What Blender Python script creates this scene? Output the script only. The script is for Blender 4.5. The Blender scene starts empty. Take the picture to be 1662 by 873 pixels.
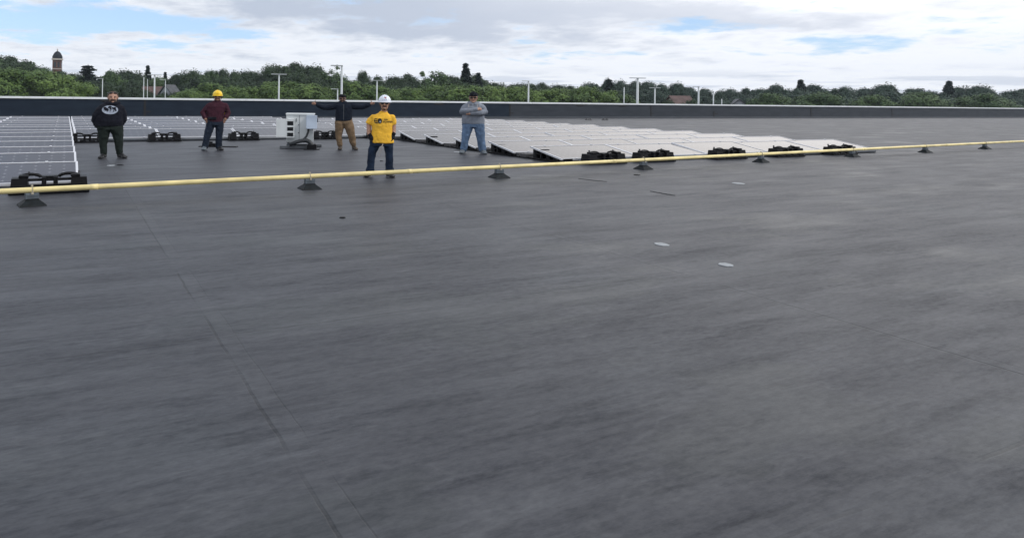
import bpy, math, random
import numpy as np
from mathutils import Vector, Matrix
from mathutils.bvhtree import BVHTree
PI = math.pi
S = bpy.context.scene
COL = S.collection

# ------------------------------------------------------------------ camera, sky, sun, exposure
F, CAMH, PX, PY, ROLL = 1080.0, 1.72, 600.0, 157.8, 0.014      # photo is 1662 x 873 px
cam_d = bpy.data.cameras.new('camera'); cam = bpy.data.objects.new('camera', cam_d); COL.objects.link(cam)
cam_d.sensor_width = 36; cam_d.lens = 36*F/1662
cam_d.shift_x = (831-PX)/1662; cam_d.shift_y = -(436.5-PY)/1662
cam_d.clip_start = .1; cam_d.clip_end = 4000
cr, sr = math.cos(ROLL), math.sin(ROLL)
cam.matrix_world = Matrix(((cr, -sr, 0, 0), (0, 0, -1, 0), (sr, cr, 0, CAMH), (0, 0, 0, 1)))
S.camera = cam
SUN_EL, SUN_AZ = math.radians(44), math.radians(112)     # azimuth clockwise from +Y (away from camera)
W = bpy.data.worlds.new('World'); S.world = W; W.use_nodes = True
wt = W.node_tree; wt.nodes.clear()
def N(t, ty, **k):
    n = t.nodes.new(ty)
    for a, b in k.items(): setattr(n, a, b)
    return n
def mth(t, op, a, b=None, c=None, clamp=False):
    n = N(t, 'ShaderNodeMath', operation=op); n.use_clamp = clamp
    for i, v in enumerate((a, b, c)):
        if v is None: continue
        if isinstance(v, (int, float)): n.inputs[i].default_value = v
        else: t.links.new(v, n.inputs[i])
    return n.outputs[0]
def mixc(t, f, a, b, mode='MIX'):
    n = N(t, 'ShaderNodeMix', data_type='RGBA', blend_type=mode)
    for i, v in ((0, f), (6, a), (7, b)):
        if isinstance(v, (int, float)): n.inputs[i].default_value = v
        elif isinstance(v, tuple): n.inputs[i].default_value = (*v[:3], 1)
        else: t.links.new(v, n.inputs[i])
    return n.outputs[2]
def sstep(t, v, lo, hi):
    n = N(t, 'ShaderNodeMapRange', interpolation_type='SMOOTHSTEP')
    t.links.new(v, n.inputs[0]); n.inputs[1].default_value = lo; n.inputs[2].default_value = hi
    return n.outputs[0]
sky = N(wt, 'ShaderNodeTexSky', sky_type='NISHITA'); sky.sun_disc = False
sky.sun_elevation = SUN_EL; sky.sun_rotation = SUN_AZ; sky.ozone_density = 1.3; sky.dust_density = .6
tc = N(wt, 'ShaderNodeTexCoord'); sx = N(wt, 'ShaderNodeSeparateXYZ'); wt.links.new(tc.outputs['Generated'], sx.inputs[0])
az = mth(wt, 'ARCTAN2', sx.outputs[0], sx.outputs[1]); el = mth(wt, 'ARCSINE', sx.outputs[2])
# cloud deck seen in perspective
zz = mth(wt, 'ADD', mth(wt, 'MAXIMUM', sx.outputs[2], 0), .13)
cp = N(wt, 'ShaderNodeCombineXYZ')
wt.links.new(mth(wt, 'DIVIDE', sx.outputs[0], zz), cp.inputs[0]); wt.links.new(mth(wt, 'DIVIDE', sx.outputs[1], zz), cp.inputs[1])
def wnoise(scale, detail, off, rough=.55, vec=None):
    m = N(wt, 'ShaderNodeMapping'); m.inputs[1].default_value = off
    wt.links.new(vec or cp.outputs[0], m.inputs[0])
    n = N(wt, 'ShaderNodeTexNoise'); n.inputs['Scale'].default_value = scale; n.inputs['Detail'].default_value = detail
    n.inputs['Roughness'].default_value = rough
    wt.links.new(m.outputs[0], n.inputs[0]); return n.outputs[0]
big = wnoise(.75, 8, (3.1, 1.2, 0), .6); fine = wnoise(2.6, 9, (0, 7.7, 2), .62); brk = wnoise(1.1, 5, (9, 2, 5), .6)
def px_ae(x, y):
    dx, dy = x-PX, y-PY; a = (dx*cr+dy*sr)/F; b = (-dx*sr+dy*cr)/F
    return math.atan(a), -b/math.sqrt(1+a*a)
dA = mth(wt, 'MULTIPLY', mth(wt, 'SUBTRACT', big, .5), .26); dE = mth(wt, 'MULTIPLY', mth(wt, 'SUBTRACT', brk, .5), .075)
azw = mth(wt, 'ADD', az, dA); elw = mth(wt, 'ADD', el, dE)
def blob(x, y, wx, wy):
    a0, e0 = px_ae(x, y)
    p = mth(wt, 'POWER', mth(wt, 'DIVIDE', mth(wt, 'SUBTRACT', azw, a0), wx/F), 2)
    q = mth(wt, 'POWER', mth(wt, 'DIVIDE', mth(wt, 'SUBTRACT', elw, e0), wy/F), 2)
    return mth(wt, 'EXPONENT', mth(wt, 'MULTIPLY', mth(wt, 'ADD', p, q), -1))
def total(lst):
    o = None
    for w, *b in lst:
        v = mth(wt, 'MULTIPLY', blob(*b), w); o = v if o is None else mth(wt, 'ADD', o, v)
    return o
blue_m = total([(1.15, 270, 42, 150, 24), (1.0, 110, 22, 110, 30), (.9, 20, 40, 80, 26), (.9, 385, 68, 55, 12), (.3, -150, -420, 520, 300), (.95, 1165, 38, 60, 11), (.5, 880, 62, 60, 8), (.45, 950, 84, 260, 9), (.7, 1450, 60, 120, 20)])
gray_m = total([(.9, 560, 12, 210, 42), (.9, 800, 10, 260, 30), (.6, 680, 48, 200, 24), (.8, 1080, 30, 170, 30), (.35, 900, 75, 200, 25), (.3, 250, 85, 200, 12), (.9, 100, -330, 600, 230), (.5, 1350, 15, 160, 22)])
cov = mth(wt, 'ADD', mth(wt, 'ADD', mth(wt, 'MULTIPLY', mth(wt, 'SUBTRACT', fine, .5), 2.6), mth(wt, 'MULTIPLY', mth(wt, 'SUBTRACT', big, .5), .6)), .62)
cov = mth(wt, 'SUBTRACT', cov, mth(wt, 'MULTIPLY', blue_m, 1.0))
cloud = sstep(wt, cov, -.28, .40)
shade = sstep(wt, mth(wt, 'ADD', mth(wt, 'MULTIPLY', gray_m, .85), mth(wt, 'MULTIPLY', mth(wt, 'SUBTRACT', fine, .5), 2.2)), .05, 1.0)
c_white, c_gray = (9.0, 9.4, 10.1), (5.0, 5.7, 7.0)
ccol = mixc(wt, mth(wt, 'MULTIPLY', shade, .95), c_white, c_gray)
ccol = mixc(wt, mth(wt, 'MULTIPLY', total([(1.0, 1380, -240, 480, 160)]), .9), ccol, (20, 19.2, 18.6))
sk_b = mixc(wt, .5, mixc(wt, 1.0, sky.outputs[0], (1.25, 1.4, 1.75), 'MULTIPLY'), (5.4, 7.4, 10.0))
full = mixc(wt, cloud, sk_b, ccol)
# thin grey streaks just above the horizon
cv = N(wt, 'ShaderNodeCombineXYZ'); wt.links.new(mth(wt, 'MULTIPLY', az, 7), cv.inputs[0]); wt.links.new(mth(wt, 'MULTIPLY', el, 120), cv.inputs[1])
stn = wnoise(1.0, 5, (4, 2, 0), .55, cv.outputs[0])
lowm = mth(wt, 'MULTIPLY', sstep(wt, stn, .47, .62), mth(wt, 'SUBTRACT', 1, sstep(wt, el, .026, .05)))
full = mixc(wt, mth(wt, 'MULTIPLY', lowm, .6), full, (5.6, 6.3, 7.6))
bg = N(wt, 'ShaderNodeBackground'); bg.inputs[1].default_value = .1
wt.links.new(full, bg.inputs[0]); wo = N(wt, 'ShaderNodeOutputWorld'); wt.links.new(bg.outputs[0], wo.inputs[0])
sd = bpy.data.lights.new('sun', 'SUN'); sd.energy = 1.6; sd.angle = math.radians(10); sd.color = (1, .96, .9)
so = bpy.data.objects.new('sun', sd); COL.objects.link(so)
sdir = Vector((math.sin(SUN_AZ)*math.cos(SUN_EL), math.cos(SUN_AZ)*math.cos(SUN_EL), math.sin(SUN_EL)))
so.rotation_euler = sdir.to_track_quat('Z', 'Y').to_euler()
S.view_settings.view_transform = 'Standard'; S.view_settings.look = 'None'; S.view_settings.exposure = 0; S.view_settings.gamma = 1
S.view_settings.use_curve_mapping = False
S.render.engine = 'CYCLES'; S.cycles.max_bounces = 6; S.cycles.diffuse_bounces = 3; S.cycles.use_denoising = True

# ------------------------------------------------------------------ helpers
def ray(x, y):
    dx, dy = x-PX, y-PY
    return (dx*cr+dy*sr)/F, (-dx*sr+dy*cr)/F
def at(x, y, z=0.0):
    a, b = ray(x, y); t = (CAMH-z)/b; return Vector((a*t, t, z))
def atD(x, y, D):
    a, b = ray(x, y); return Vector((a*D, D, CAMH-b*D))
TH = math.atan2(.416, .909); cu, su = math.cos(TH), math.sin(TH)
def U(u, v, z=0.0): return Vector((u*cu-v*su, u*su+v*cu, z))
def to_uv(p): return p[0]*cu+p[1]*su, -p[0]*su+p[1]*cu
GZ = -7.0

def mat(name, col, rough=.6, var=.0, scale=8, metal=0, spec=.5, bump=0, bscale=40, coat=0, col2=None, stretch=(1, 1, 1)):
    m = bpy.data.materials.new(name); m.use_nodes = True; t = m.node_tree; b = t.nodes['Principled BSDF']
    b.inputs['Base Color'].default_value = (*col, 1); b.inputs['Roughness'].default_value = rough
    b.inputs['Metallic'].default_value = metal; b.inputs['Specular IOR Level'].default_value = spec
    b.inputs['Coat Weight'].default_value = coat
    if var or col2 or bump:
        tcn = N(t, 'ShaderNodeTexCoord'); mp = N(t, 'ShaderNodeMapping'); mp.inputs[3].default_value = stretch
        t.links.new(tcn.outputs['Object'], mp.inputs[0])
        n = N(t, 'ShaderNodeTexNoise'); n.inputs['Scale'].default_value = scale; n.inputs['Detail'].default_value = 5; t.links.new(mp.outputs[0], n.inputs[0])
        c2 = col2 or tuple(min(1, c*(1+var)) for c in col); c1 = col if col2 else tuple(c*(1-var) for c in col)
        t.links.new(mixc(t, sstep(t, n.outputs[0], .3, .7), c1, c2), b.inputs['Base Color'])
        if bump:
            n2 = N(t, 'ShaderNodeTexNoise'); n2.inputs['Scale'].default_value = bscale; n2.inputs['Detail'].default_value = 4; t.links.new(mp.outputs[0], n2.inputs[0])
            bp = N(t, 'ShaderNodeBump'); bp.inputs['Strength'].default_value = bump; bp.inputs['Distance'].default_value = .02
            t.links.new(n2.outputs[0], bp.inputs['Height']); t.links.new(bp.outputs[0], b.inputs['Normal'])
    return m

class MB:
    def __init__(s): s.v = []; s.f = []; s.m = []; s.mi = 0
    def add(s, vs, fs):
        o = len(s.v); s.v += [tuple(v) for v in vs]; s.f += [tuple(i+o for i in f) for f in fs]; s.m += [s.mi]*len(fs)
    def hexa(s, p): s.add(p, [(0, 3, 2, 1), (4, 5, 6, 7), (0, 1, 5, 4), (1, 2, 6, 5), (2, 3, 7, 6), (3, 0, 4, 7)])
    def box(s, c, d, rz=0.0, taper=1.0, M=None, bev=0.0):
        x, y, z = d[0]/2, d[1]/2, d[2]/2; k, q = math.cos(rz), math.sin(rz)
        if bev:
            b = bev; rings = []
            for zz_, ins in ((-z, b), (-z+b, 0), (z-b, 0), (z, b)):
                xx, yy = x-ins, y-ins
                rings.append([(-xx+b, -yy, zz_), (xx-b, -yy, zz_), (xx, -yy+b, zz_), (xx, yy-b, zz_), (xx-b, yy, zz_), (-xx+b, yy, zz_), (-xx, yy-b, zz_), (-xx, -yy+b, zz_)])
            s.loft([[(c[0]+p[0]*k-p[1]*q, c[1]+p[0]*q+p[1]*k, c[2]+p[2]) for p in r] for r in rings]); return
        pts = []
        for sz, t in ((-1, 1), (1, taper)):
            for sx_, sy in ((-1, -1), (1, -1), (1, 1), (-1, 1)):
                a, b = sx_*x*t, sy*y*t; pts.append((c[0]+a*k-b*q, c[1]+a*q+b*k, c[2]+sz*z))
        if M: pts = [M @ Vector(p) for p in pts]
        s.hexa(pts)
    def loft(s, rings, cap=True, closed=True):
        n = len(rings[0]); vs = [p for r in rings for p in r]; fs = []
        for i in range(len(rings)-1):
            for j in range(n if closed else n-1):
                a = i*n+j; b = i*n+(j+1) % n; fs.append((a, b, b+n, a+n))
        if cap: fs += [tuple(reversed(range(n))), tuple(range((len(rings)-1)*n, len(rings)*n))]
        s.add(vs, fs)
    def tube(s, pts, rad, n=10, cap=True, flat=1.0, round_ends=False):
        pts = [Vector(p) for p in pts]; rad = list(rad) if hasattr(rad, '__len__') else [rad]*len(pts)
        if round_ends:
            d0 = (pts[0]-pts[1]).normalized(); d1 = (pts[-1]-pts[-2]).normalized()
            A, B, ra, rb = pts[0], pts[-1], rad[0], rad[-1]
            pts = [A+d0*ra*.97, A+d0*ra*.7]+pts+[B+d1*rb*.7, B+d1*rb*.97]; rad = [ra*.25, ra*.72]+rad+[rb*.72, rb*.25]
        ref = None; rings = []
        for i, p in enumerate(pts):
            d = (pts[min(i+1, len(pts)-1)]-pts[max(i-1, 0)]).normalized()
            if ref is None: ref = Vector((0, 1, 0)) if abs(d.y) < .9 else Vector((1, 0, 0))
            a = d.cross(ref).normalized(); b = a.cross(d).normalized() if False else d.cross(a).normalized(); ref = -b if b.dot(ref) < 0 else b
            b = ref
            rings.append([p+a*(math.cos(2*PI*k/n)*rad[i])+b*(math.sin(2*PI*k/n)*rad[i]*flat) for k in range(n)])
        s.loft(rings, cap)
    def ell(s, c, r, nu=14, nv=9, M=None):
        rings = []
        for i in range(1, nv):
            t = PI*i/nv
            rings.append([Vector((c[0]+r[0]*math.sin(t)*math.cos(2*PI*k/nu), c[1]+r[1]*math.sin(t)*math.sin(2*PI*k/nu), c[2]-r[2]*math.cos(t))) for k in range(nu)])
        if M: rings = [[M @ p for p in r_] for r_ in rings]
        s.loft(rings)
    def build(s, name, mats, parent=None, smooth=False, loc=None, rz=0.0):
        me = bpy.data.meshes.new(name); me.from_pydata(s.v, [], s.f)
        for m in (mats if isinstance(mats, (list, tuple)) else [mats]): me.materials.append(m)
        if len(me.materials) > 1: me.polygons.foreach_set('material_index', s.m)
        if smooth: me.polygons.foreach_set('use_smooth', [True]*len(me.polygons))
        import bmesh
        b = bmesh.new(); b.from_mesh(me); bmesh.ops.recalc_face_normals(b, faces=b.faces); b.to_mesh(me); b.free()
        o = bpy.data.objects.new(name, me); COL.objects.link(o); o.parent = parent
        if loc is not None: o.location = loc
        o.rotation_euler = (0, 0, rz)
        return o
def tag(o, label=None, cat=None, group=None, kind=None):
    if label: o['label'] = label
    if cat: o['category'] = cat
    if group: o['group'] = group
    if kind: o['kind'] = kind
    return o
def empty(name, loc, rz=0.0):
    o = bpy.data.objects.new(name, None); COL.objects.link(o); o.location = loc; o.rotation_euler = (0, 0, rz); o.empty_display_size = .2
    return o
KIDS = {}
def kids(o): return [c for c in bpy.data.objects if c.parent == o]
def dup(o, loc, rz=None, sc=None, tree=None, label=None):
    c = o.copy(); COL.objects.link(c); c.location = loc
    if rz is not None: c.rotation_euler = (0, 0, rz)
    if sc is not None: c.scale = sc
    if label: c['label'] = label
    for ch in (tree if tree is not None else kids(o)):
        d = ch.copy(); COL.objects.link(d); d.parent = c
    return c
ORD = ['zeroth', 'first', 'second', 'third', 'fourth', 'fifth', 'sixth', 'seventh', 'eighth', 'ninth', 'tenth', 'eleventh', 'twelfth', 'thirteenth', 'fourteenth', 'fifteenth', 'sixteenth', 'seventeenth', 'eighteenth', 'nineteenth', 'twentieth']
ORD += ['twenty-'+o for o in ORD[1:10]] + ['thirtieth'] + ['thirty-'+o for o in ORD[1:10]] + ['fortieth'] + ['forty-'+o for o in ORD[1:10]] + ['fiftieth'] + ['fifty-'+o for o in ORD[1:10]] + ['sixtieth'] + ['sixty-'+o for o in ORD[1:10]]

# ------------------------------------------------------------------ setting: roof, ground, parapet
def roof_material():
    m = bpy.data.materials.new('roof_membrane'); m.use_nodes = True; t = m.node_tree; b = t.nodes['Principled BSDF']
    tcn = N(t, 'ShaderNodeTexCoord')
    def noise(scale, st, det=6, rough=.6, off=(0, 0, 0)):
        mp = N(t, 'ShaderNodeMapping'); mp.inputs[3].default_value = st; mp.inputs[1].default_value = off; t.links.new(tcn.outputs['Object'], mp.inputs[0])
        n = N(t, 'ShaderNodeTexNoise'); n.inputs['Scale'].default_value = scale; n.inputs['Detail'].default_value = det; n.inputs['Roughness'].default_value = rough
        t.links.new(mp.outputs[0], n.inputs[0]); return n.outputs[0]
    streak = noise(1.3, (.32, 1.9, 1)); streak2 = noise(4.5, (.28, 2.6, 1), 7, .65, (4, 1, 0)); blot = noise(.45, (.8, 1, 1), 4, .5, (2, 9, 0)); grain = noise(60, (1, 1, 1), 3)
    pond = noise(.7, (.5, 1, 1), 5, .6, (12, 3, 0))
    c = mixc(t, sstep(t, streak, .25, .8), (.031, .033, .041), (.047, .050, .060))
    c = mixc(t, mth(t, 'MULTIPLY', sstep(t, streak2, .52, .72), .5), c, (.014, .016, .023))
    c = mixc(t, mth(t, 'MULTIPLY', sstep(t, blot, .5, .7), .35), c, (.07, .078, .088))
    c = mixc(t, mth(t, 'MULTIPLY', sstep(t, noise(2.6, (.3, 1.5, 1), 8, .7, (7, 7, 0)), .66, .74), .5), c, (.115, .12, .125))
    c = mixc(t, mth(t, 'MULTIPLY', sstep(t, noise(7, (.4, 1.9, 1), 9, .75, (17, 3, 0)), .50, .64), .45), c, (.016, .018, .024))
    c = mixc(t, mth(t, 'MULTIPLY', sstep(t, noise(9, (.35, 2.0, 1), 9, .75, (1, 33, 0)), .62, .72), .4), c, (.12, .125, .135))
    c = mixc(t, .7, c, mixc(t, noise(42, (.5, 1.2, 1), 6, .75, (5, 5, 0)), (.35, .35, .36), (1.65, 1.65, 1.63)), 'MULTIPLY')
    scuff = mth(t, 'MULTIPLY', sstep(t, noise(22, (.22, 2.0, 1), 6, .7, (3, 8, 0)), .60, .68), sstep(t, blot, .42, .6))
    c = mixc(t, mth(t, 'MULTIPLY', scuff, .5), c, (.010, .011, .015))
    ringm = mth(t, 'SUBTRACT', 1, sstep(t, mth(t, 'ABSOLUTE', mth(t, 'SUBTRACT', pond, .55)), .0, .012))
    c = mixc(t, mth(t, 'MULTIPLY', ringm, .10), c, (.13, .135, .14))
    c = mixc(t, mth(t, 'MULTIPLY', sstep(t, noise(3.2, (.30, 2.0, 1), 9, .72, (40, 3, 0)), .50, .62), .34), c, (.013, .015, .020))
    c = mixc(t, mth(t, 'MULTIPLY', sstep(t, noise(2.4, (.34, 2.0, 1), 9, .74, (4, 53, 0)), .56, .66), .28), c, (.098, .104, .118))
    # dark stain patches
    c = mixc(t, mth(t, 'MULTIPLY', sstep(t, pond, .55, .60), .5), c, (.024, .028, .032))
    # lap seams of the sheets
    sp = N(t, 'ShaderNodeSeparateXYZ'); t.links.new(tcn.outputs['Object'], sp.inputs[0])
    wob = mth(t, 'MULTIPLY', mth(t, 'SUBTRACT', noise(1.5, (1, 1, 1), 4), .5), .05)
    def seam(coord, per, off, w):
        a = mth(t, 'ADD', mth(t, 'ADD', coord, wob), 100*per-off+per/2)
        r = mth(t, 'ABSOLUTE', mth(t, 'SUBTRACT', mth(t, 'MODULO', a, per), per/2))
        return r, mth(t, 'SUBTRACT', 1, sstep(t, r, w*.45, w))
    r1, s1 = seam(sp.outputs[0], 4.62, 1.0, .014); r2, s2 = seam(sp.outputs[1], 3.05, 1.7, .018); r3, s3 = seam(sp.outputs[0], 4.62, 1.13, .006)
    r4, band = seam(sp.outputs[0], 4.62, 1.07, .09)
    gate = sstep(t, noise(.8, (1, 1, 1), 3, .5, (30, 1, 0)), .36, .52)
    c = mixc(t, mth(t, 'MULTIPLY', band, .06), c, (.10, .105, .115))
    sm = mth(t, 'MAXIMUM', mth(t, 'MULTIPLY', s1, gate), mth(t, 'MULTIPLY', mth(t, 'MAXIMUM', s2, s3), mth(t, 'MULTIPLY', gate, .6)))
    c = mixc(t, mth(t, 'MULTIPLY', sm, .6), c, (.012, .013, .016))
    t.links.new(c, b.inputs['Base Color'])
    rg = mth(t, 'SUBTRACT', .58, mth(t, 'MULTIPLY', sstep(t, streak, .2, .8), .07)); rg = mth(t, 'SUBTRACT', rg, mth(t, 'MULTIPLY', sstep(t, pond, .5, .7), .10))
    t.links.new(rg, b.inputs['Roughness']); spv = mth(t, 'ADD', .10, mth(t, 'ADD', mth(t, 'MULTIPLY', sstep(t, noise(3.2, (.30, 2.0, 1), 9, .72, (40, 3, 0)), .64, .40), .15), mth(t, 'ADD', mth(t, 'MULTIPLY', sstep(t, noise(1.1, (.5, 1.4, 1), 6, .6, (14, 13, 0)), .3, .7), .22), mth(t, 'MULTIPLY', sstep(t, noise(16, (.6, 1.4, 1), 6, .75, (24, 3, 0)), .35, .65), .24))))
    t.links.new(spv, b.inputs['Specular IOR Level'])
    bp = N(t, 'ShaderNodeBump'); bp.inputs['Strength'].default_value = .35; bp.inputs['Distance'].default_value = .012
    h = mth(t, 'ADD', mth(t, 'MULTIPLY', grain, .15), mth(t, 'ADD', mth(t, 'MULTIPLY', streak2, .35), mth(t, 'MULTIPLY', sm, -.6)))
    t.links.new(h, bp.inputs['Height']); t.links.new(bp.outputs[0], b.inputs['Normal'])
    return m
M_roof = roof_material()
VP_ = 50.0                                          # distance of the far parapet along v
m = MB(); m.add([(-60, -25, 0), (190, -25, 0), (190, VP_, 0), (-60, VP_, 0)], [(0, 1, 2, 3)])
tag(m.build('roof_deck', M_roof, rz=TH), kind='structure')
M_brickw = mat('facade_block', (.34, .31, .28), .9, .12, 3)
m = MB(); m.box((65, 12.7, GZ/2-.03), (250.2, 76.0, -GZ-.06))
tag(m.build('flat_roofed_building', M_brickw, rz=TH), 'low flat-roofed building under the dark membrane roof', 'building')
M_grass = mat('lawn', (.055, .085, .03), .95, .35, .15, col2=(.08, .10, .04))
m = MB(); m.add([(-1500, -600, GZ-.05), (1500, -600, GZ-.05), (1500, 2500, GZ-.05), (-1500, 2500, GZ-.05)], [(0, 1, 2, 3)])
tag(m.build('ground', M_grass), kind='structure')
M_asph = mat('car_park_asphalt', (.05, .05, .053), .85, .2, .5)
m = MB(); m.add([(-120, VP_+6, GZ-.04), (260, VP_+6, GZ-.04), (260, VP_+64, GZ-.04), (-120, VP_+64, GZ-.04)], [(0, 1, 2, 3)])
tag(m.build('car_park', M_asph, rz=TH), kind='structure')
M_line = mat('road_paint', (.7, .7, .68), .7)
m = MB()
for i in range(70):
    for v0 in (VP_+14, VP_+34): m.box((-40+i*2.8, v0, GZ-.034), (.12, 5, .004))
tag(m.build('parking_bay_markings', M_line, rz=TH), kind='structure')

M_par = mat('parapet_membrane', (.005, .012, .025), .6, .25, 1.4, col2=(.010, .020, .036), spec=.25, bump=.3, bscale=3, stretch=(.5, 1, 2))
M_cop = mat('coping_metal', (.74, .77, .79), .45, .05, 2, metal=.0, spec=.6)
M_joint = mat('black_sealant', (.006, .006, .008), .6)
par = empty('parapet_wall', U(0, VP_, 0), TH)
tag(par, 'long dark parapet wall with pale metal coping along the far roof edge', 'parapet wall')
HP = 1.30
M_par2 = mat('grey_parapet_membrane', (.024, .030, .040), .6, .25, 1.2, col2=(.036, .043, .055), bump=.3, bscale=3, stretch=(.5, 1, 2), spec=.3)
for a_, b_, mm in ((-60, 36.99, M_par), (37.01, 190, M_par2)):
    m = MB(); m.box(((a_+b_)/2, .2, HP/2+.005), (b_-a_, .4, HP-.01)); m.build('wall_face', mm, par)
m = MB()
m.hexa([(-60, 0, .0), (190, 0, .0), (190, -.002, .12), (-60, -.002, .12), (-60, -.12, .003), (190, -.12, .003), (190, -.006, .12), (-60, -.006, .12)])
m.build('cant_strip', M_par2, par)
m = MB(); 
for k in range(83):
    x = -59.5+k*3; m.box((x+1.497, .2, HP+.07), (2.985, .52, .14), bev=.008)
m.build('coping', M_cop, par)
for u0, hh in ((37, 1.24), (54.6, 1.24), (63.9, .7), (20.1, 1.24), (5.2, 1.24), (80.5, 1.24), (97, 1.24)):
    m = MB(); m.box((u0, -.012, hh/2+.02), (.16, .02, hh)); m.box((u0+.25, -.014, .45), (.8 if hh < 1 else .3, .02, .10)); m.build('membrane_seam', M_joint, par)
for u0 in (2.8, 29.5, 45.3, 50.7, -6):
    m = MB(); m.ell((u0, -.01, 1.17), (.55, .03, .07)); m.build('stain', M_joint, par)

# ------------------------------------------------------------------ solar panels
def panel_glass():
    m = bpy.data.materials.new('solar_cells'); m.use_nodes = True; t = m.node_tree; b = t.nodes['Principled BSDF']
    tcn = N(t, 'ShaderNodeTexCoord'); sp = N(t, 'ShaderNodeSeparateXYZ'); t.links.new(tcn.outputs['Object'], sp.inputs[0])
    cu_, cv_ = 2.9/12, 1.36/6
    def cell(o, s): return mth(t, 'ABSOLUTE', mth(t, 'SUBTRACT', mth(t, 'FRACT', mth(t, 'DIVIDE', mth(t, 'ADD', o, 50*s), s)), .5))
    a = cell(sp.outputs[0], cu_); c = cell(mth(t, 'SUBTRACT', sp.outputs[1], -.03), cv_)
    diam = sstep(t, mth(t, 'ADD', a, c), .84, .88)           # white backsheet between the clipped cell corners
    line = mth(t, 'MAXIMUM', sstep(t, a, .482, .49), sstep(t, c, .478, .488))
    oi = N(t, 'ShaderNodeObjectInfo')
    base = mixc(t, oi.outputs['Random'], (.010, .008, .014), (.017, .013, .021))
    col = mixc(t, mth(t, 'MULTIPLY', line, .05), base, (.35, .36, .42)); col = mixc(t, mth(t, 'MULTIPLY', diam, .20), col, (.55, .56, .6))
    t.links.new(col, b.inputs['Base Color']); b.inputs['Roughness'].default_value = .17; b.inputs['IOR'].default_value = 1.5
    n = N(t, 'ShaderNodeTexNoise'); n.inputs['Scale'].default_value = 1.2; n.inputs['Detail'].default_value = 5; t.links.new(tcn.outputs['Object'], n.inputs[0])
    t.links.new(mth(t, 'ADD', .05, mth(t, 'MULTIPLY', n.outputs[0], .12)), b.inputs['Roughness'])
    return m
M_cell = panel_glass(); M_frame = mat('anodised_frame', (.58, .59, .63), .4, spec=.5)
M_back = mat('panel_backsheet', (.5, .5, .5), .7)
PW, PD, ZL, ZH, PITCH = 2.9, 1.36, .13, .37, 2.08
tilt = math.atan2(ZH-ZL, 1.33)
def make_panel():
    # origin at the low edge's middle; x along the row, y up the slope
    m = MB(); m.mi = 0
    m.add([(-PW/2+.03, .03, .002), (PW/2-.03, .03, .002), (PW/2-.03, PD-.03, .002), (-PW/2+.03, PD-.03, .002)], [(0, 1, 2, 3)])
    m.mi = 1; m.add([(-PW/2+.03, .03, -.006), (PW/2-.03, .03, -.006), (PW/2-.03, PD-.03, -.006), (-PW/2+.03, PD-.03, -.006)], [(3, 2, 1, 0)])
    o = m.build('solar_panel', [M_cell, M_back])
    f = MB()
    for x in (-1, 1): f.box((x*(PW/2-.021), PD/2, -.012), (.042, PD, .044))
    for y in (.016, PD-.016): f.box((0, y, -.012), (PW-.084, .032, .044))
    for x in (-.9, .9):
        for y in (.0, PD): f.box((x, y, .014), (.05, .05, .014))
    f.build('frame', M_frame, o)
    o.rotation_euler = (tilt, 0, TH)
    return o
proto = make_panel(); proto_kids = kids(proto); first = [True]
seams = []
def panel(u0, u1, v, label, group, dz=0):
    o = proto if first[0] else proto.copy()
    if not first[0]:
        COL.objects.link(o)
        for c in proto_kids: d = c.copy(); COL.objects.link(d); d.parent = o
    first[0] = False
    rnd = random.Random(label)
    o.location = U((u0+u1)/2, v, ZL+dz+rnd.uniform(-.006, .006)); o.scale = ((u1-u0-.015)/PW, 1, 1)
    o.rotation_euler = (tilt+rnd.uniform(-.008, .008), rnd.uniform(-.005, .005), TH+rnd.uniform(-.002, .002))
    tag(o, label, 'solar panel', group)
AT0, BU = 13.07, [.25, 3.2, 6.15, 9.1, 12.05]
for r in range(14):
    for c in range(2):
        panel(.25-2.95*(c+1), .25-2.95*c, AT0+PITCH*r, f'tilted solar panel at the {["right end","second place from the right"][c]} of {ORD[r+1]} row of left array', 'solar panels of the left array')
for r in range(8):
    for c in range(4):
        panel(BU[c]+(.07 if c == 0 else 0), BU[c+1], AT0+PITCH*(r+6), f'{ORD[c+1]} solar panel from the left in {ORD[r+1]} row of the middle array', 'solar panels of the middle array')
CU = [12.15+2.82*i for i in range(6)]; CT0 = 14.12
for r in range(12):
    for c in range(5):
        panel(CU[c], CU[c+1], CT0+PITCH*r, f'{ORD[c+1]} solar panel from the left in {ORD[r+1]} row of the right array', 'solar panels of the right array')

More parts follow.
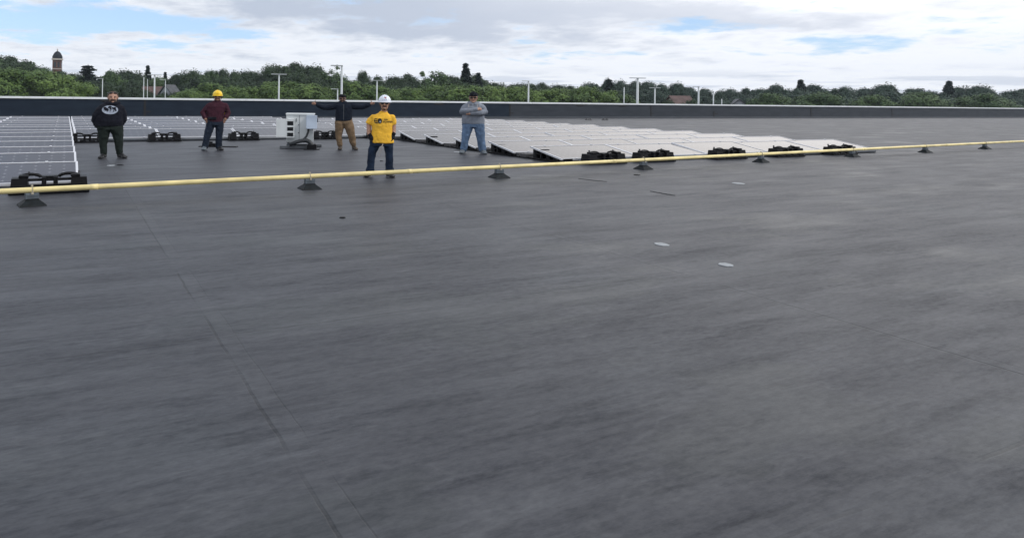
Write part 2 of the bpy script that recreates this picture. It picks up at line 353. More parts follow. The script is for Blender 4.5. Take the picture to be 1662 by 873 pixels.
# black plastic racking trays
M_blk = mat('black_plastic', (.0035, .0035, .005), .5, .3, 20, spec=.2); M_blk2 = mat('grey_clamp', (.10, .10, .11), .4, metal=.5)
def make_tray():
    r = empty('ballast_tray', (0, 0, 0))
    m = MB(); m.box((0, .1, .03), (1.25, .62, .05), bev=.012)
    for x in (-.45, -.15, .15, .45): m.box((x, -.19, .075), (.2, .05, .05), bev=.008)
    m.build('tray_base', M_blk, r)
    for s in (-1, 1):
        m = MB(); m.box((s*.46, 0, .165), (.28, .34, .21), taper=.86)
        m.box((s*.40, -.02, .295), (.15, .22, .05), bev=.01)
        pts = [(s*.30+.16*math.cos(a), .02, .265+.055*math.sin(a)) for a in np.linspace(0, PI, 9)]
        m.tube(pts, .028, 8); m.build('end_bracket', M_blk, r)
    m = MB(); m.box((-.09, 0, .15), (.07, .3, .26), bev=.01); m.box((.09, 0, .15), (.07, .3, .26), bev=.01); m.box((0, .02, .275), (.26, .2, .035), bev=.008)
    m.build('center_block', M_blk, r)
    for z in (.135, .235):
        m = MB(); m.box((0, -.06, z), (.72, .045, .04), bev=.008); m.build('cross_rail', M_blk, r)
    m = MB(); m.box((-.33, .16, .33), (.03, .03, .05)); m.box((.46, .16, .33), (.03, .03, .05)); m.build('clamp', M_blk2, r)
    return r
tray = make_tray(); tkids = kids(tray); tf = [True]
def place_tray(u, v, label, sc=1.0, rz=0, grp='black ballast trays in front of the panel rows'):
    o = tray if tf[0] else tray.copy()
    if not tf[0]:
        COL.objects.link(o)
        for c in tkids: d = c.copy(); COL.objects.link(d); d.parent = o
    tf[0] = False; o.location = U(u, v, 0); o.rotation_euler = (0, 0, TH+rz); o.scale = (sc, 1, 1)
    tag(o, label, 'ballast tray', grp)
place_tray(-.22, 12.72, 'large black ballast tray at front right corner of left array, behind yellow pipe')
place_tray(-3.1, 12.72, 'black ballast tray further left along the front of the left array')
for i, u in enumerate((.72, 3.3, 6.22, 9.55, 12.0)):
    place_tray(u, AT0+PITCH*6-.42, 'black ballast tray on the bare roof '+['just right of the left array edge', 'between the black hoodie man and the maroon-sleeved man', 'just right of the man in the yellow helmet', 'just right of the white equipment cabinet', 'where middle array meets right array'][i], .95)
for i, u in enumerate((13.35, 15.2, 18.25, 21.0, 23.8)):
    place_tray(u, CT0-.30, f'{ORD[i+1]} black ballast tray from the left along the front of the right array', 1.08)
# side brackets below each left end of the right array
def make_bracket():
    r = empty('panel_bracket', (0, 0, 0))
    m = MB(); m.box((0, .65, .03), (.34, 1.7, .05), bev=.01); m.build('base_rail', M_blk, r)
    m = MB(); m.box((0, 1.18, .175), (.3, .16, .24)); m.box((0, .92, .155), (.3, .07, .2)); m.box((0, 1.05, .29), (.28, .3, .03)); m.box((0, 1.05, .17), (.28, .26, .03))
    m.build('tall_post', M_blk, r)
    m = MB(); m.box((0, .62, .12), (.3, .16, .17)); m.box((0, .3, .10), (.28, .2, .12)); m.box((0, .02, .08), (.3, .12, .09)); m.build('short_post', M_blk, r)
    m = MB(); m.tube([(0, 0.0, .105), (0, 1.2, .31)], .02, 8); m.build('slope_bar', M_blk, r)
    m = MB()
    for k in range(3): m.box((.0, 1.6+k*.17, .075), (.36, .12, .10), bev=.01)
    m.build('ballast_block', mat('ballast_concrete', (.07, .07, .075), .8), r)
    return r
br = make_bracket(); bk = kids(br)
for i in range(6):
    o = br if i == 0 else br.copy()
    if i:
        COL.objects.link(o)
        for c in bk: d = c.copy(); COL.objects.link(d); d.parent = o
    o.location = U(12.38, CT0+.02+PITCH*i, 0); o.rotation_euler = (0, 0, TH)
    tag(o, f'black panel bracket under the left end of {ORD[i+1]} row of right array', 'panel bracket', 'brackets under the right array edge')
M_rail = mat('grey_conduit', (.10, .11, .125), .45, .15, 3)
def conduit(name, pts, r, m_, label, cat='conduit', grp=None):
    m = MB(); m.tube(pts, r, 10); o = m.build(name, m_, smooth=True); tag(o, label, cat, grp); return o
conduit('wiring_conduit', [U(.5, AT0+PITCH*6-.20, .06), U(12.1, AT0+PITCH*6-.20, .06)], .06, M_rail, 'grey wiring conduit lying along the front of the middle array')
conduit('wiring_conduit', [U(12.7, CT0-.08, .06), U(26.2, CT0-.08, .06)], .06, M_rail, 'grey wiring conduit lying along the front of the right array')

# ------------------------------------------------------------------ yellow gas pipe on supports
M_yel = mat('yellow_pipe_paint', (.80, .67, .32), .42, .16, 2.2, spec=.5)
PA, PB = Vector((-5.49, 9.93, .235)), Vector((10.35, 18.65, .235)); pd = (PB-PA).normalized()
def pp(t): return PA+pd*t
m = MB(); m.tube([pp(-14), pp(52)], .0425, 20)
pipe = m.build('gas_pipe', M_yel, smooth=True); tag(pipe, 'long pale yellow gas pipe crossing the whole roof on black supports', 'gas pipe')
for t0 in (1.3, 7.2, 13.1, 19.0, 24.9, 30.8, 36.7, -5, -11):
    m = MB(); c = pp(t0); d = pd*.06; m.tube([c-d, c+d], .0465, 20); m.build('pipe_coupling', M_yel, pipe, smooth=True)
M_rub = mat('black_rubber', (.006, .009, .011), .6, .4, 14, bump=.4, bscale=30, spec=.2); M_strut = mat('galvanised_strut', (.10, .12, .14), .5, .2, 10, metal=.2)
M_bolt = mat('rusty_clamp', (.40, .36, .28), .5, .3, 40, metal=.3)
def pipe_t(x):
    best = min((abs(PX+F*(pp(t).x/pp(t).y)-x), t) for t in [k*.02-2 for k in range(1400)]); return best[1]
t1 = [pipe_t(x) for x in (53, 504, 812, 1046)]
ts = [t1[0]-10, t1[0]-5]+t1+[t1[3]+5*k for k in range(1, 7)]
ang = math.atan2(pd.y, pd.x)
slab = {2: 'standing in front of the left array', 3: 'on bare roof, left of the man in the yellow shirt', 4: 'right of and below the man in grey hoodie', 5: 'in front of the right array'}
sup = None
for i, t in enumerate(ts):
    if sup is None:
        sup = empty('pipe_support', (0, 0, 0))
        m = MB(); m.loft([[(a*.19, b*.16, 0) for a, b in ((-1, -1), (1, -1), (1, 1), (-1, 1))], [(a*.18, b*.15, .02) for a, b in ((-1, -1), (1, -1), (1, 1), (-1, 1))], [(a*.10, b*.07, .085) for a, b in ((-1, -1), (1, -1), (1, 1), (-1, 1))], [(a*.09, b*.065, .10) for a, b in ((-1, -1), (1, -1), (1, 1), (-1, 1))]]); m.build('rubber_base', M_rub, sup)
        m = MB(); m.box((0, 0, .146), (.19, .10, .088), bev=.006); m.box((0, -.054, .157), (.14, .008, .02)); m.build('strut_channel', M_strut, sup)
        m = MB(); m.tube([(0, .052*math.cos(a), .235+.052*math.sin(a)) for a in np.linspace(-PI*.4, PI*1.4, 15)], .007, 6); m.box((0, 0, .298), (.03, .02, .03)); m.box((0, -.06, .195), (.035, .012, .04)); m.build('clamp', M_bolt, sup)
        sk = kids(sup); o = sup
    else:
        o = sup.copy(); COL.objects.link(o)
        for c in sk: d = c.copy(); COL.objects.link(d); d.parent = o
    p = pp(t); o.location = (p.x, p.y, 0); o.rotation_euler = (0, 0, ang+random.Random(i).uniform(-.12, .12)+(math.radians(90) if i in (2, 3) else 0)*0)
    tag(o, 'black rubber pipe support '+(slab.get(i) or (f'beyond the left picture edge, {ORD[3-i]} along' if i < 2 else f'{ORD[i-5]} one to the right of those before right array')), 'pipe support', 'supports under the yellow pipe')

# ------------------------------------------------------------------ small roof things
M_white = mat('white_patch', (.26, .28, .30), .6, .15, 10)
for i, (x, y, w, d, lab) in enumerate(((1074, 397, .062, .06, 'small oval white patch on roof nearest the corner seam'), (1178, 430, .058, .05, 'small white patch lowest down on the dark roof'), (1198, 298, .09, .09, 'white scrap on the roof below the far right tray'), (742, 247, .09, .09, 'flat white scrap on roof beside grey hoodie man feet'), (180, 269, .07, .08, 'flat pale scrap just below the black hoodie man'))):
    p = at(x, y); m = MB(); n = 16; rg = random.Random(i+3)
    ring = [(w*1.3*math.cos(2*PI*k/n)*rg.uniform(.85, 1.1), d*1.6*math.sin(2*PI*k/n)*rg.uniform(.85, 1.1)) for k in range(n)]
    m.loft([[(a, b, .001) for a, b in ring], [(a*.97, b*.97, .007) for a, b in ring]]); o = m.build('roof_patch', M_white, loc=(p.x, p.y, 0)); tag(o, lab, 'roof patch')
for i, (x, y, s, lab) in enumerate(((619, 262, .05, 'tiny black rubber scrap between the yellow shirt man feet'), (195, 268.5, .10, 'black scrap beside the pale scrap below black hoodie man'), (1034, 284.5, .09, 'thin black scrap below the fourth pipe support'), (556, 354, .05, 'tiny black pebble alone on roof near picture bottom'))):
    p = at(x, y); m = MB(); rg = random.Random(i+9)
    m.loft([[(s*math.cos(2*PI*k/8)*rg.uniform(.7, 1.2), s*.7*math.sin(2*PI*k/8)*rg.uniform(.7, 1.2), 0) for k in range(8)], [(s*.7*math.cos(2*PI*k/8), s*.5*math.sin(2*PI*k/8), .018) for k in range(8)]])
    o = m.build('rubber_scrap', M_blk, loc=(p.x, p.y, .0)); tag(o, lab, 'debris')
for i, (xa, ya, xb, yb2, wd, lab) in enumerate(((938, 290.5, 984, 295.5, .05, 'short black wrinkle along the roof seam below the right array'), (1056, 311, 1096, 318, .045, 'second black wrinkle further down the same roof seam'), (838, 271.5, 862, 269.8, .05, 'dark wrinkle in membrane right of the third pipe support'))):
    a, b = at(xa, ya), at(xb, yb2); m = MB(); L_, R_ = [], []; rg = random.Random(i); n = 14; dd = (b-a).normalized(); pr = Vector((-dd.y, dd.x, 0))
    for k in range(n+1):
        q = a.lerp(b, k/n)+pr*rg.uniform(-.02, .02); w = wd*math.sin(PI*(k+.3)/(n+.6))*rg.uniform(.3, 1.1)
        L_.append((q.x+pr.x*w, q.y+pr.y*w, .004)); R_.append((q.x-pr.x*w, q.y-pr.y*w, .004))
    top = [((l[0]+r[0])/2, (l[1]+r[1])/2, .012) for l, r in zip(L_, R_)]; vs = L_+top+R_; n1 = n+1
    m.add(vs, [(k, k+1, n1+k+1, n1+k) for k in range(n)]+[(n1+k, n1+k+1, 2*n1+k+1, 2*n1+k) for k in range(n)])
    tag(m.build('membrane_wrinkle', M_joint), lab, 'wrinkle')
M_drain = mat('drain_iron', (.012, .012, .014), .5)
for i, (x, y) in enumerate(((955, 195.2), (982, 195.4))):
    p = at(x, y); m = MB(); m.tube([(0, 0, 0), (0, 0, .03)], .30, 16)
    for k in range(10):
        a = 2*PI*k/10; m.tube([(.24*math.cos(a), .24*math.sin(a), .02), (.2*math.cos(a), .2*math.sin(a), .12), (.06*math.cos(a), .06*math.sin(a), .17)], .016, 6)
    m.tube([(0, 0, .15), (0, 0, .18)], .08, 12)
    o = m.build('roof_drain', M_drain, loc=(p.x, p.y, 0)); tag(o, 'black domed roof drain by the parapet, '+('left one of the pair' if i == 0 else 'right one of the pair'), 'roof drain')
p = at(352, 238.5); m = MB(); m.box((-.12, 0, .06), (.55, .26, .12), bev=.02); m.box((.05, 0, .015), (1.25, .34, .03), bev=.01); m.tube([(-.2, 0, .1), (-.2, 0, .17)], .06, 10)
tag(m.build('roof_anchor', M_blk, loc=(p.x, p.y, 0)), 'low black roof anchor behind the feet of the maroon-sleeved man', 'roof anchor')

# ------------------------------------------------------------------ haze
m = MB(); m.box((60, 150, 6.0), (560, 500, 30.0))
M_hz = bpy.data.materials.new('haze_air'); M_hz.use_nodes = True; ht = M_hz.node_tree; ht.nodes.clear()
pv = N(ht, 'ShaderNodeVolumePrincipled'); pv.inputs['Color'].default_value = (.75, .84, .95, 1); pv.inputs['Density'].default_value = .0002; pv.inputs['Anisotropy'].default_value = .2
hout = N(ht, 'ShaderNodeOutputMaterial'); ht.links.new(pv.outputs[0], hout.inputs['Volume'])
hz = m.build('haze', M_hz); tag(hz, kind='stuff')
# ------------------------------------------------------------------ white electrical cabinet
M_cab = mat('cabinet_enamel', (.62, .65, .66), .4, .04, 3); M_cabb = mat('cabinet_cool_enamel', (.50, .58, .70), .4, .04, 3); M_dk = mat('louvre_dark', (.10, .105, .12), .7)
M_hose = mat('flex_conduit', (.022, .026, .03), .5, .2, 30)
D0 = at(490, 240).y; sc_ = D0/F
org = Vector(((484-PX)*sc_, D0, 0)); yb = 242.0
def cx(x, y, d=0.0): return Vector(((x-484)*sc_, d, (yb-y)*sc_))
cab = empty('electrical_cabinet', org, -math.atan2(org.x, org.y)*.6); tag(cab, 'white metal electrical cabinet on struts with open louvred side, mid roof', 'electrical cabinet')
def pbox(m, x0, x1, y0, y1, d0, d1, skew=0.0, bev=0):
    a, b = cx(x0, y1), cx(x1, y0)
    if skew:
        m.hexa([(a.x, d0, a.z), (b.x, d0+skew, a.z), (b.x, d1+skew, a.z), (a.x, d1, a.z), (a.x, d0, b.z), (b.x, d0+skew, b.z), (b.x, d1+skew, b.z), (a.x, d1, b.z)])
    else: m.box(((a.x+b.x)/2, (d0+d1)/2, (a.z+b.z)/2), (b.x-a.x, d1-d0, b.z-a.z), bev=bev)
m = MB(); pbox(m, 466, 509.5, 188, 232.5, -.3, .38, bev=.015); body = m.build('housing', M_cab, cab)
m = MB(); pbox(m, 465.3, 511.5, 186.3, 188.2, -.34, .42); m.build('top_cover', M_cab, cab)
m = MB(); pbox(m, 451.5, 467.5, 195, 223, -.62, -.55); pbox(m, 451.5, 453, 195, 223, -.55, -.1); m.build('side_panel', M_cab, cab)
m = MB(); pbox(m, 467.4, 479.5, 195, 198.2, -.62, -.3); pbox(m, 467.4, 479.5, 222.6, 224, -.62, -.3); pbox(m, 467.4, 479.5, 205, 207.6, -.62, -.3); pbox(m, 467.4, 479.5, 213.6, 216.2, -.62, -.3); pbox(m, 467.2, 468.4, 195, 224, -.625, -.3); pbox(m, 478.4, 479.6, 195, 224, -.625, -.3)
fr = m.build('louvre_frame', M_cab, cab)
m = MB(); pbox(m, 467.6, 479.3, 198, 223, -.34, -.305); m.build('recess', M_dk, fr)
m = MB(); pbox(m, 498.5, 515.5, 189, 210, -.62, -.305, bev=.01); jb = m.build('junction_box', M_cabb, cab)
m = MB(); pbox(m, 515.6, 517, 193.5, 200, -.5, -.4); m.build('latch', M_dk, jb)
m = MB(); pbox(m, 486.8, 487.4, 189, 232, -.309, -.3); pbox(m, 481.8, 482.8, 194, 199.5, -.325, -.3); m.box(tuple(cx(486, 204.5, -.305)), (.03, .02, .03)); m.box(tuple(cx(486, 217, -.305)), (.03, .02, .03)); m.build('door_seam', M_rail, body)
for x0, x1 in ((468, 471), (504, 507)):
    m = MB(); pbox(m, x0, x1, 232.4, 241, -.2, .3); m.build('support_leg', M_strut, cab)
for d, a, b, y in ((-.45, 457, 500, 239.6), (.35, 465, 523, 238)):
    m = MB(); q0, q1 = cx(a, y), cx(b, y); m.box(((q0.x+q1.x)/2, d, .05), (q1.x-q0.x, .11, .09), bev=.01); m.build('base_strut', M_rail, cab)
m = MB(); m.tube([cx(502, 210, -.45), cx(501.5, 215, -.46), cx(499, 222, -.48), cx(494, 227.5, -.5), cx(484, 232, -.52), cx(474, 235.5, -.54)], .035, 10); m.build('cable', M_hose, cab, smooth=True)
m = MB(); m.tube([cx(473, 235.5, -.6), cx(483, 231, -.6), cx(492, 228.6, -.6), cx(499, 228.2, -.6), cx(504.5, 230.5, -.62), cx(507.8, 235, -.64), cx(508.4, 240, -.66)], [.06, .06, .062, .068, .07, .072, .075], 12); m.build('flexible_conduit', M_hose, cab, smooth=True)
bb = cx(508, 242.4, -.7)
p = cab.matrix_basis @ Vector((bb.x, -.72, 0)); m = MB(); m.box((0, 0, .085), (.30, .22, .16), bev=.01); m.box((0, 0, .012), (.5, .34, .02)); m.tube([(-.1, -.05, .16), (-.1, -.05, .19)], .02, 6); m.tube([(.1, -.05, .16), (.1, -.05, .19)], .02, 6)
tag(m.build('rubber_block', M_blk, loc=(p.x, p.y, 0)), 'black rubber foot block where the thick conduit comes down', 'foot block')

# ------------------------------------------------------------------ lamp posts
M_pole = mat('pale_galvanised_pole', (.50, .54, .56), .5, .05, 2); M_head = mat('lamp_head_metal', (.45, .48, .5), .5)
poles = [(251, 122, 115, 2, 3.0, 'left of the maroon-sleeved man'), (453, 121, 103, 2, 3.0, 'above the electrical cabinet'), (555, 107, 71, 1, 4.0, 'tallest one, right behind the man with spread arms'), (612, 131, 132, 2, 2.6, 'just left of the white hard hat'),
         (858, 132, 118, 1, 3.0, 'right of the grey hoodie man'), (1035, 127, 96, 2, 4.2, 'thickest one at the right'), (1063, 143, 140, 2, 2.6, 'just right of the thickest one'), (1134, 141, 132, 1, 3.0, 'right of the red-roofed house'), (1158, 149, 142, 1, 2.2, 'short faint one far right'),
         (1013, 142, 142, 0, 1.8, 'thin one left of the thickest one'), (233.5, 125.5, 138, 0, 1.5, 'left of a pair by the red brick roof'), (239.5, 129, 144, 0, 1.1, 'right of a pair by the red brick roof'), (268.5, 130, 142, 1, 1.3, 'before the grey gabled house'), (548, 145, 120, 1, 2.4, 'low one beside the spread-arms man head'), (166.5, 128, 140, 1, 1.6, 'beside the brick chimney'), (1171.5, 161, 144, 0, 1.6, 'lowest thin one at the far right')]
for x, yt, D, heads, wpx, lab in poles:
    top = atD(x, yt, D); H = top.z-GZ; r = wpx*D/F/2
    e = empty('lamp_post', (top.x, top.y, GZ), TH*.3); tag(e, 'pale lamp post beyond the roof, '+lab, 'lamp post', 'lamp posts in the car park')
    m = MB(); m.tube([(0, 0, 0), (0, 0, H)], [r*1.15, r*.8], 12); m.build('pole', M_pole, e, smooth=True)
    m = MB(); m.tube([(0, 0, 0), (0, 0, .6)], r*1.7, 14); m.build('base', M_brickw, e)
    for s in ((-1, 1) if heads == 2 else ((-1,) if heads == 1 else ())):
        m = MB(); m.box((s*(.55), 0, H), (1.3, .4, .12), bev=.03); m.box((s*.2, 0, H-.02), (.5, .1, .08)); m.build('lamp_head', M_head, e)

# ------------------------------------------------------------------ buildings
M_brick = mat('red_brick', (.10, .048, .04), .85, .25, 1.5); M_dome = mat('slate_dome', (.012, .015, .022), .7, .2, 2, spec=.2); M_stone = mat('pale_stone', (.42, .38, .35), .8, .1, 2); M_glass = mat('dark_glass', (.02, .025, .03), .2)
D = 300; c = atD(93, 110, D); zt = lambda y, x=93, D_=300: atD(x, y, D_).z; k = D/F
tw = empty('brick_tower', (c.x, c.y, GZ), .3); tag(tw, 'red brick church tower with a dark dome above the trees', 'tower')
hw = 7.0*k; z1 = zt(98)-GZ; z0 = 0
m = MB(); m.box((0, 0, z1/2), (2*hw*.9, 2*hw*.9, z1)); wall = m.build('tower_body', M_brick, tw)
m = MB(); m.box((0, 0, z1+.35), (2*hw*1.08, 2*hw*1.08, .7)); m.box((0, 0, z1-4.0), (2*hw*.95, 2*hw*.95, .35)); m.build('cornice', M_stone, tw)
for a in range(4):
    for s in (-1, 1):
        m = MB(); q = Matrix.Rotation(a*PI/2, 4, 'Z'); pts = []
        m.box((s*.75, -hw*.9-.04, z1-2.1), (.85, .12, 2.3), M=q); m.build('belfry_opening', M_glass, tw)
zd = z1+.7; hd = zt(83.5)-GZ-zd
m = MB(); m.loft([[(hw*1.0*rr*math.cos(2*PI*j/20), hw*1.0*rr*math.sin(2*PI*j/20), zd+hd*h) for j in range(20)] for rr, h in ((1.06, 0), (1.1, .12), (1.06, .3), (.9, .5), (.74, .7), (.5, .86), (.22, .97), (.04, 1.0))]); m.build('dome', M_dome, tw, smooth=True)
m = MB(); m.tube([(0, 0, zd+hd-.1), (0, 0, zd+hd+.9)], .16, 8); m.ell((0, 0, zd+hd+.4), (.32, .32, .32)); m.box((0, 0, zd+hd+1.0), (.5, .1, .1)); m.build('finial', M_stone, tw)
def house(x, yr, D, w, dep, hroof, rz, wallm, roofm, label, ridge_along=True, chimney=False):
    p = atD(x, yr, D); zr = p.z-GZ; h = zr-hroof
    e = empty('house', (p.x, p.y, GZ), rz); tag(e, label, 'house')
    m = MB(); m.box((0, 0, h/2), (w, dep, h))
    m.add([(-w/2, -dep/2, h), (-w/2, dep/2, h), (-w/2, 0, zr-.1), (w/2, -dep/2, h), (w/2, dep/2, h), (w/2, 0, zr-.1)], [(0, 2, 1), (3, 4, 5)])
    m.build('wall', wallm, e)
    m = MB(); o = .4
    for s in (-1, 1):
        m.hexa([(-w/2-o, s*(dep/2+o), h-.25), (w/2+o, s*(dep/2+o), h-.25), (w/2+o, 0, zr), (-w/2-o, 0, zr), (-w/2-o, s*(dep/2+o), h-.05), (w/2+o, s*(dep/2+o), h-.05), (w/2+o, 0, zr+.2), (-w/2-o, 0, zr+.2)])
    m.build('roof', roofm, e)
    for s in (-1, 1):
        for zz_ in (1.5, 4.4):
            if zz_ < h-.8:
                for xx in (-w*.3, 0, w*.3):
                    m = MB(); m.box((xx, s*(dep/2+.02), zz_), (1.0, .08, 1.4)); f = m.build('window', M_stone, e)
                    m = MB(); m.box((xx, s*(dep/2+.07), zz_), (.8, .04, 1.2)); m.build('pane', M_glass, f)
        m = MB(); m.box((s*(w/2+.02), 0, h*.8), (.08, 1.0, 1.4)); m.build('window', M_glass, e)
    if chimney:
        m = MB(); m.box((w*.2, .4, zr+.3), (.8, .8, 2.2)); m.build('chimney', M_brick, e)
    return e
M_redroof = mat('red_brown_shingle', (.09, .055, .05), .8, .25, 1.2); M_gryroof = mat('grey_shingle', (.07, .075, .085), .8, .2, 1.2); M_gryw = mat('grey_siding', (.34, .36, .40), .7, .08, 2); M_tanw = mat('tan_siding', (.30, .24, .21), .8, .1, 2)
house(1103, 157, 160, 4.6, 5, 2.0, .1, M_tanw, M_redroof, 'low house with red-brown roof among trees at the right')
house(276, 139, 152, 4, 2.8, 2.0, 1.35, M_gryw, M_gryroof, 'grey gabled house beyond the parapet, left of the yellow helmet')
house(252, 142, 158, 5, 5, 2.4, .2, M_brick, M_redroof, 'red brick house roof behind the pair of thin lamp posts')
house(1197, 162, 165, 6, 5, 2.2, 1.2, M_gryw, M_gryroof, 'pale gabled house just above parapet at the far right')
p = atD(162.5, 127, 178); e = empty('brick_chimney', (p.x, p.y, GZ), .2); tag(e, 'square red brick chimney stack between trees above the black hoodie man', 'chimney')
m = MB(); m.box((0, 0, (p.z-GZ)/2), (1.1, 1.1, p.z-GZ)); m.build('stack', M_brick, e); m = MB(); m.box((0, 0, p.z-GZ+.1), (1.25, 1.25, .25)); m.build('cap', M_stone, e)

# ------------------------------------------------------------------ trees
def leaf_mat(name, c1, c2):
    m = bpy.data.materials.new(name); m.use_nodes = True; t = m.node_tree; b = t.nodes['Principled BSDF']
    tcn = N(t, 'ShaderNodeTexCoord'); n = N(t, 'ShaderNodeTexNoise'); n.inputs['Scale'].default_value = .55; n.inputs['Detail'].default_value = 6; n.inputs['Roughness'].default_value = .7
    t.links.new(tcn.outputs['Object'], n.inputs[0]); oi = N(t, 'ShaderNodeObjectInfo')
    f = mth(t, 'ADD', sstep(t, n.outputs[0], .34, .66), mth(t, 'MULTIPLY', mth(t, 'SUBTRACT', oi.outputs['Random'], .5), .5), clamp=True)
    t.links.new(mixc(t, f, c1, c2), b.inputs['Base Color']); b.inputs['Roughness'].default_value = .6; b.inputs['Specular IOR Level'].default_value = .25
    return m
L_ol = leaf_mat('olive_leaves', (.040, .080, .018), (.125, .195, .045)); L_dk = leaf_mat('dark_leaves', (.014, .030, .014), (.034, .062, .024)); L_mid = leaf_mat('mid_leaves', (.030, .062, .024), (.075, .125, .042))
L_con = leaf_mat('conifer_needles', (.010, .024, .022), (.022, .042, .036)); L_blu = leaf_mat('blue_green_leaves', (.020, .042, .032), (.040, .070, .048))
M_bark = mat('bark', (.06, .048, .038), .9, .3, 2)
def quads(P, Nn, size, rg):
    n = len(P); a = rg.normal(size=(n, 3)); t = np.cross(Nn, a); t /= np.linalg.norm(t, axis=1)[:, None]+1e-9; b = np.cross(Nn, t)
    s = size*rg.uniform(.6, 1.3, (n, 1)); t = t*s; b = b*s*.7
    V = np.stack([P-t, P-b*.9, P+t, P+b*.9], 1).reshape(-1, 3)
    return V, np.arange(4*n).reshape(n, 4)
def mesh_np(name, V, Fq, mt):
    me = bpy.data.meshes.new(name); me.vertices.add(len(V)); me.vertices.foreach_set('co', V.astype(np.float32).ravel())
    me.loops.add(Fq.size); me.loops.foreach_set('vertex_index', Fq.astype(np.int32).ravel()); me.polygons.add(len(Fq))
    me.polygons.foreach_set('loop_start', np.arange(0, Fq.size, 4, dtype=np.int32)); me.polygons.foreach_set('loop_total', np.full(len(Fq), 4, dtype=np.int32))
    me.materials.append(mt); me.update(); me.validate(); return me
HT = 14.0                                              # prototype height, radius 6
def round_tree(seed, dens=1.75, leaf=.25, squat=False, open_=False):
    rg = np.random.default_rng(seed); R, c0 = 6.0, (7.6 if not squat else 7.0); hz = HT-c0
    puffs = []
    n = 52 if not open_ else 30
    for i in range(n):
        d = rg.normal(size=3); d /= np.linalg.norm(d); 
        if d[2] < -.55: d[2] = -d[2]
        k = rg.uniform(.5, .86); c = np.array([d[0]*R*k, d[1]*R*k, c0+d[2]*(hz if d[2] > 0 else 5.5)*k]); r = rg.choice([.8, 1.1, 1.5, 2.0, 2.6])*rg.uniform(.85, 1.15)*(.75 if open_ else 1)
        if c[2]+r*.8 > HT: c[2] = HT-r*.8
        puffs.append((c if not open_ else c*np.array([.85, .85, 1]), r))
    Ps, Ns = [], []
    for c, r in puffs:
        m = int(330*dens*(r/1.8)**2); d = rg.normal(size=(m, 3)); d /= np.linalg.norm(d, axis=1)[:, None]
        rad = r*rg.uniform(.3, 1.25, (m, 1))**.7*(1+.22*np.sin(5*d[:, :1]+7*d[:, 1:2]+c[0])*np.cos(6*d[:, 2:3]))
        P = c+d*rad*np.array([1, 1, .62]); Ps.append(P); nn = d+np.array([0, 0, .7])+rg.normal(size=(m, 3))*.35; Ns.append(nn/np.linalg.norm(nn, axis=1)[:, None])
    if not open_:
        m = int(2300*dens); d = rg.normal(size=(m, 3)); d /= np.linalg.norm(d, axis=1)[:, None]
        P = np.array([0, 0, c0-.4])+d*np.array([R*.72, R*.72, 5.0])*rg.uniform(.75, 1, (m, 1)); Ps.append(P); Ns.append(d)
    V, Fq = quads(np.concatenate(Ps), np.concatenate(Ns), leaf, rg)
    tr = MB(); tr.tube([(0, 0, 0), (.1, 0, 2), (-.1, .1, 5), (.1, 0, 8.5), (0, 0, 11.5)], [.42, .33, .27, .18, .06], 8)
    for c, r in puffs[:16]:
        z0 = rg.uniform(2.6, 6.5); mid = (c*.5+np.array([0, 0, z0])*.5)+np.array([0, 0, .5]); tr.tube([(0, 0, z0), tuple(mid), tuple(c)], [.16, .10, .03], 5)
    return V, Fq, tr
def conifer(seed, pine=False):
    rg = np.random.default_rng(seed); Ps, Ns = [], []; tr = MB(); tr.tube([(0, 0, 0), (0, 0, 13.8)], [.3, .03], 7)
    z = 2.0
    while z < 13.6:
        f = (HT-z)/12; L = (3.2*f**.85+.15)*(rg.uniform(.7, 1.35) if pine else rg.uniform(.9, 1.1))
        for b in range(9 if pine else 8):
            a = rg.uniform(0, 2*PI); l = L*rg.uniform(.6, 1.1); m = int(40+70*l); s = rg.uniform(.12, 1, m); w = .42*(1.1-s)*l+.2
            P = np.stack([np.cos(a)*l*s, np.sin(a)*l*s, z-.28*l*s**1.6+(.25*l*s if pine else 0)], 1)+rg.normal(size=(m, 3))*np.stack([w*.45, w*.45, w*.18+.03], 1)
            Ps.append(P); nn = rg.normal(size=(m, 3))*.5+np.array([0, 0, 1]); Ns.append(nn/np.linalg.norm(nn, axis=1)[:, None])
        z += .62 if pine else .48
    V, Fq = quads(np.concatenate(Ps), np.concatenate(Ns), .24, rg); return V, Fq, tr
crown_me = {}
def proto_meshes(key):
    if key in crown_me: return crown_me[key]
    kind, sd_, mt = key
    V, Fq, tr = {'round': lambda: round_tree(sd_), 'squat': lambda: round_tree(sd_, 1.8, .24, True), 'open': lambda: round_tree(sd_, 1.1, .24, False, True), 'spruce': lambda: conifer(sd_), 'pine': lambda: conifer(sd_, True)}[kind]()
    cm = mesh_np('crown', V, Fq, mt); t = tr.build('trunk', M_bark); tm = t.data; bpy.data.objects.remove(t)
    crown_me[key] = (cm, tm); return crown_me[key]
TL = []
def tree(x, yt, hw, D, key, base=GZ):
    hw *= {'spruce': 1.7, 'pine': 1.35}.get(key[0], 1)
    p = atD(x, yt, D); H = p.z-base; R = hw*D/F; r0 = 6.4 if key[0] in ('round', 'squat', 'open') else 3.2
    TL.append((x, D, key, (p.x, p.y, base), (R/r0, R/r0, H/HT)))
rs = random.Random(5)
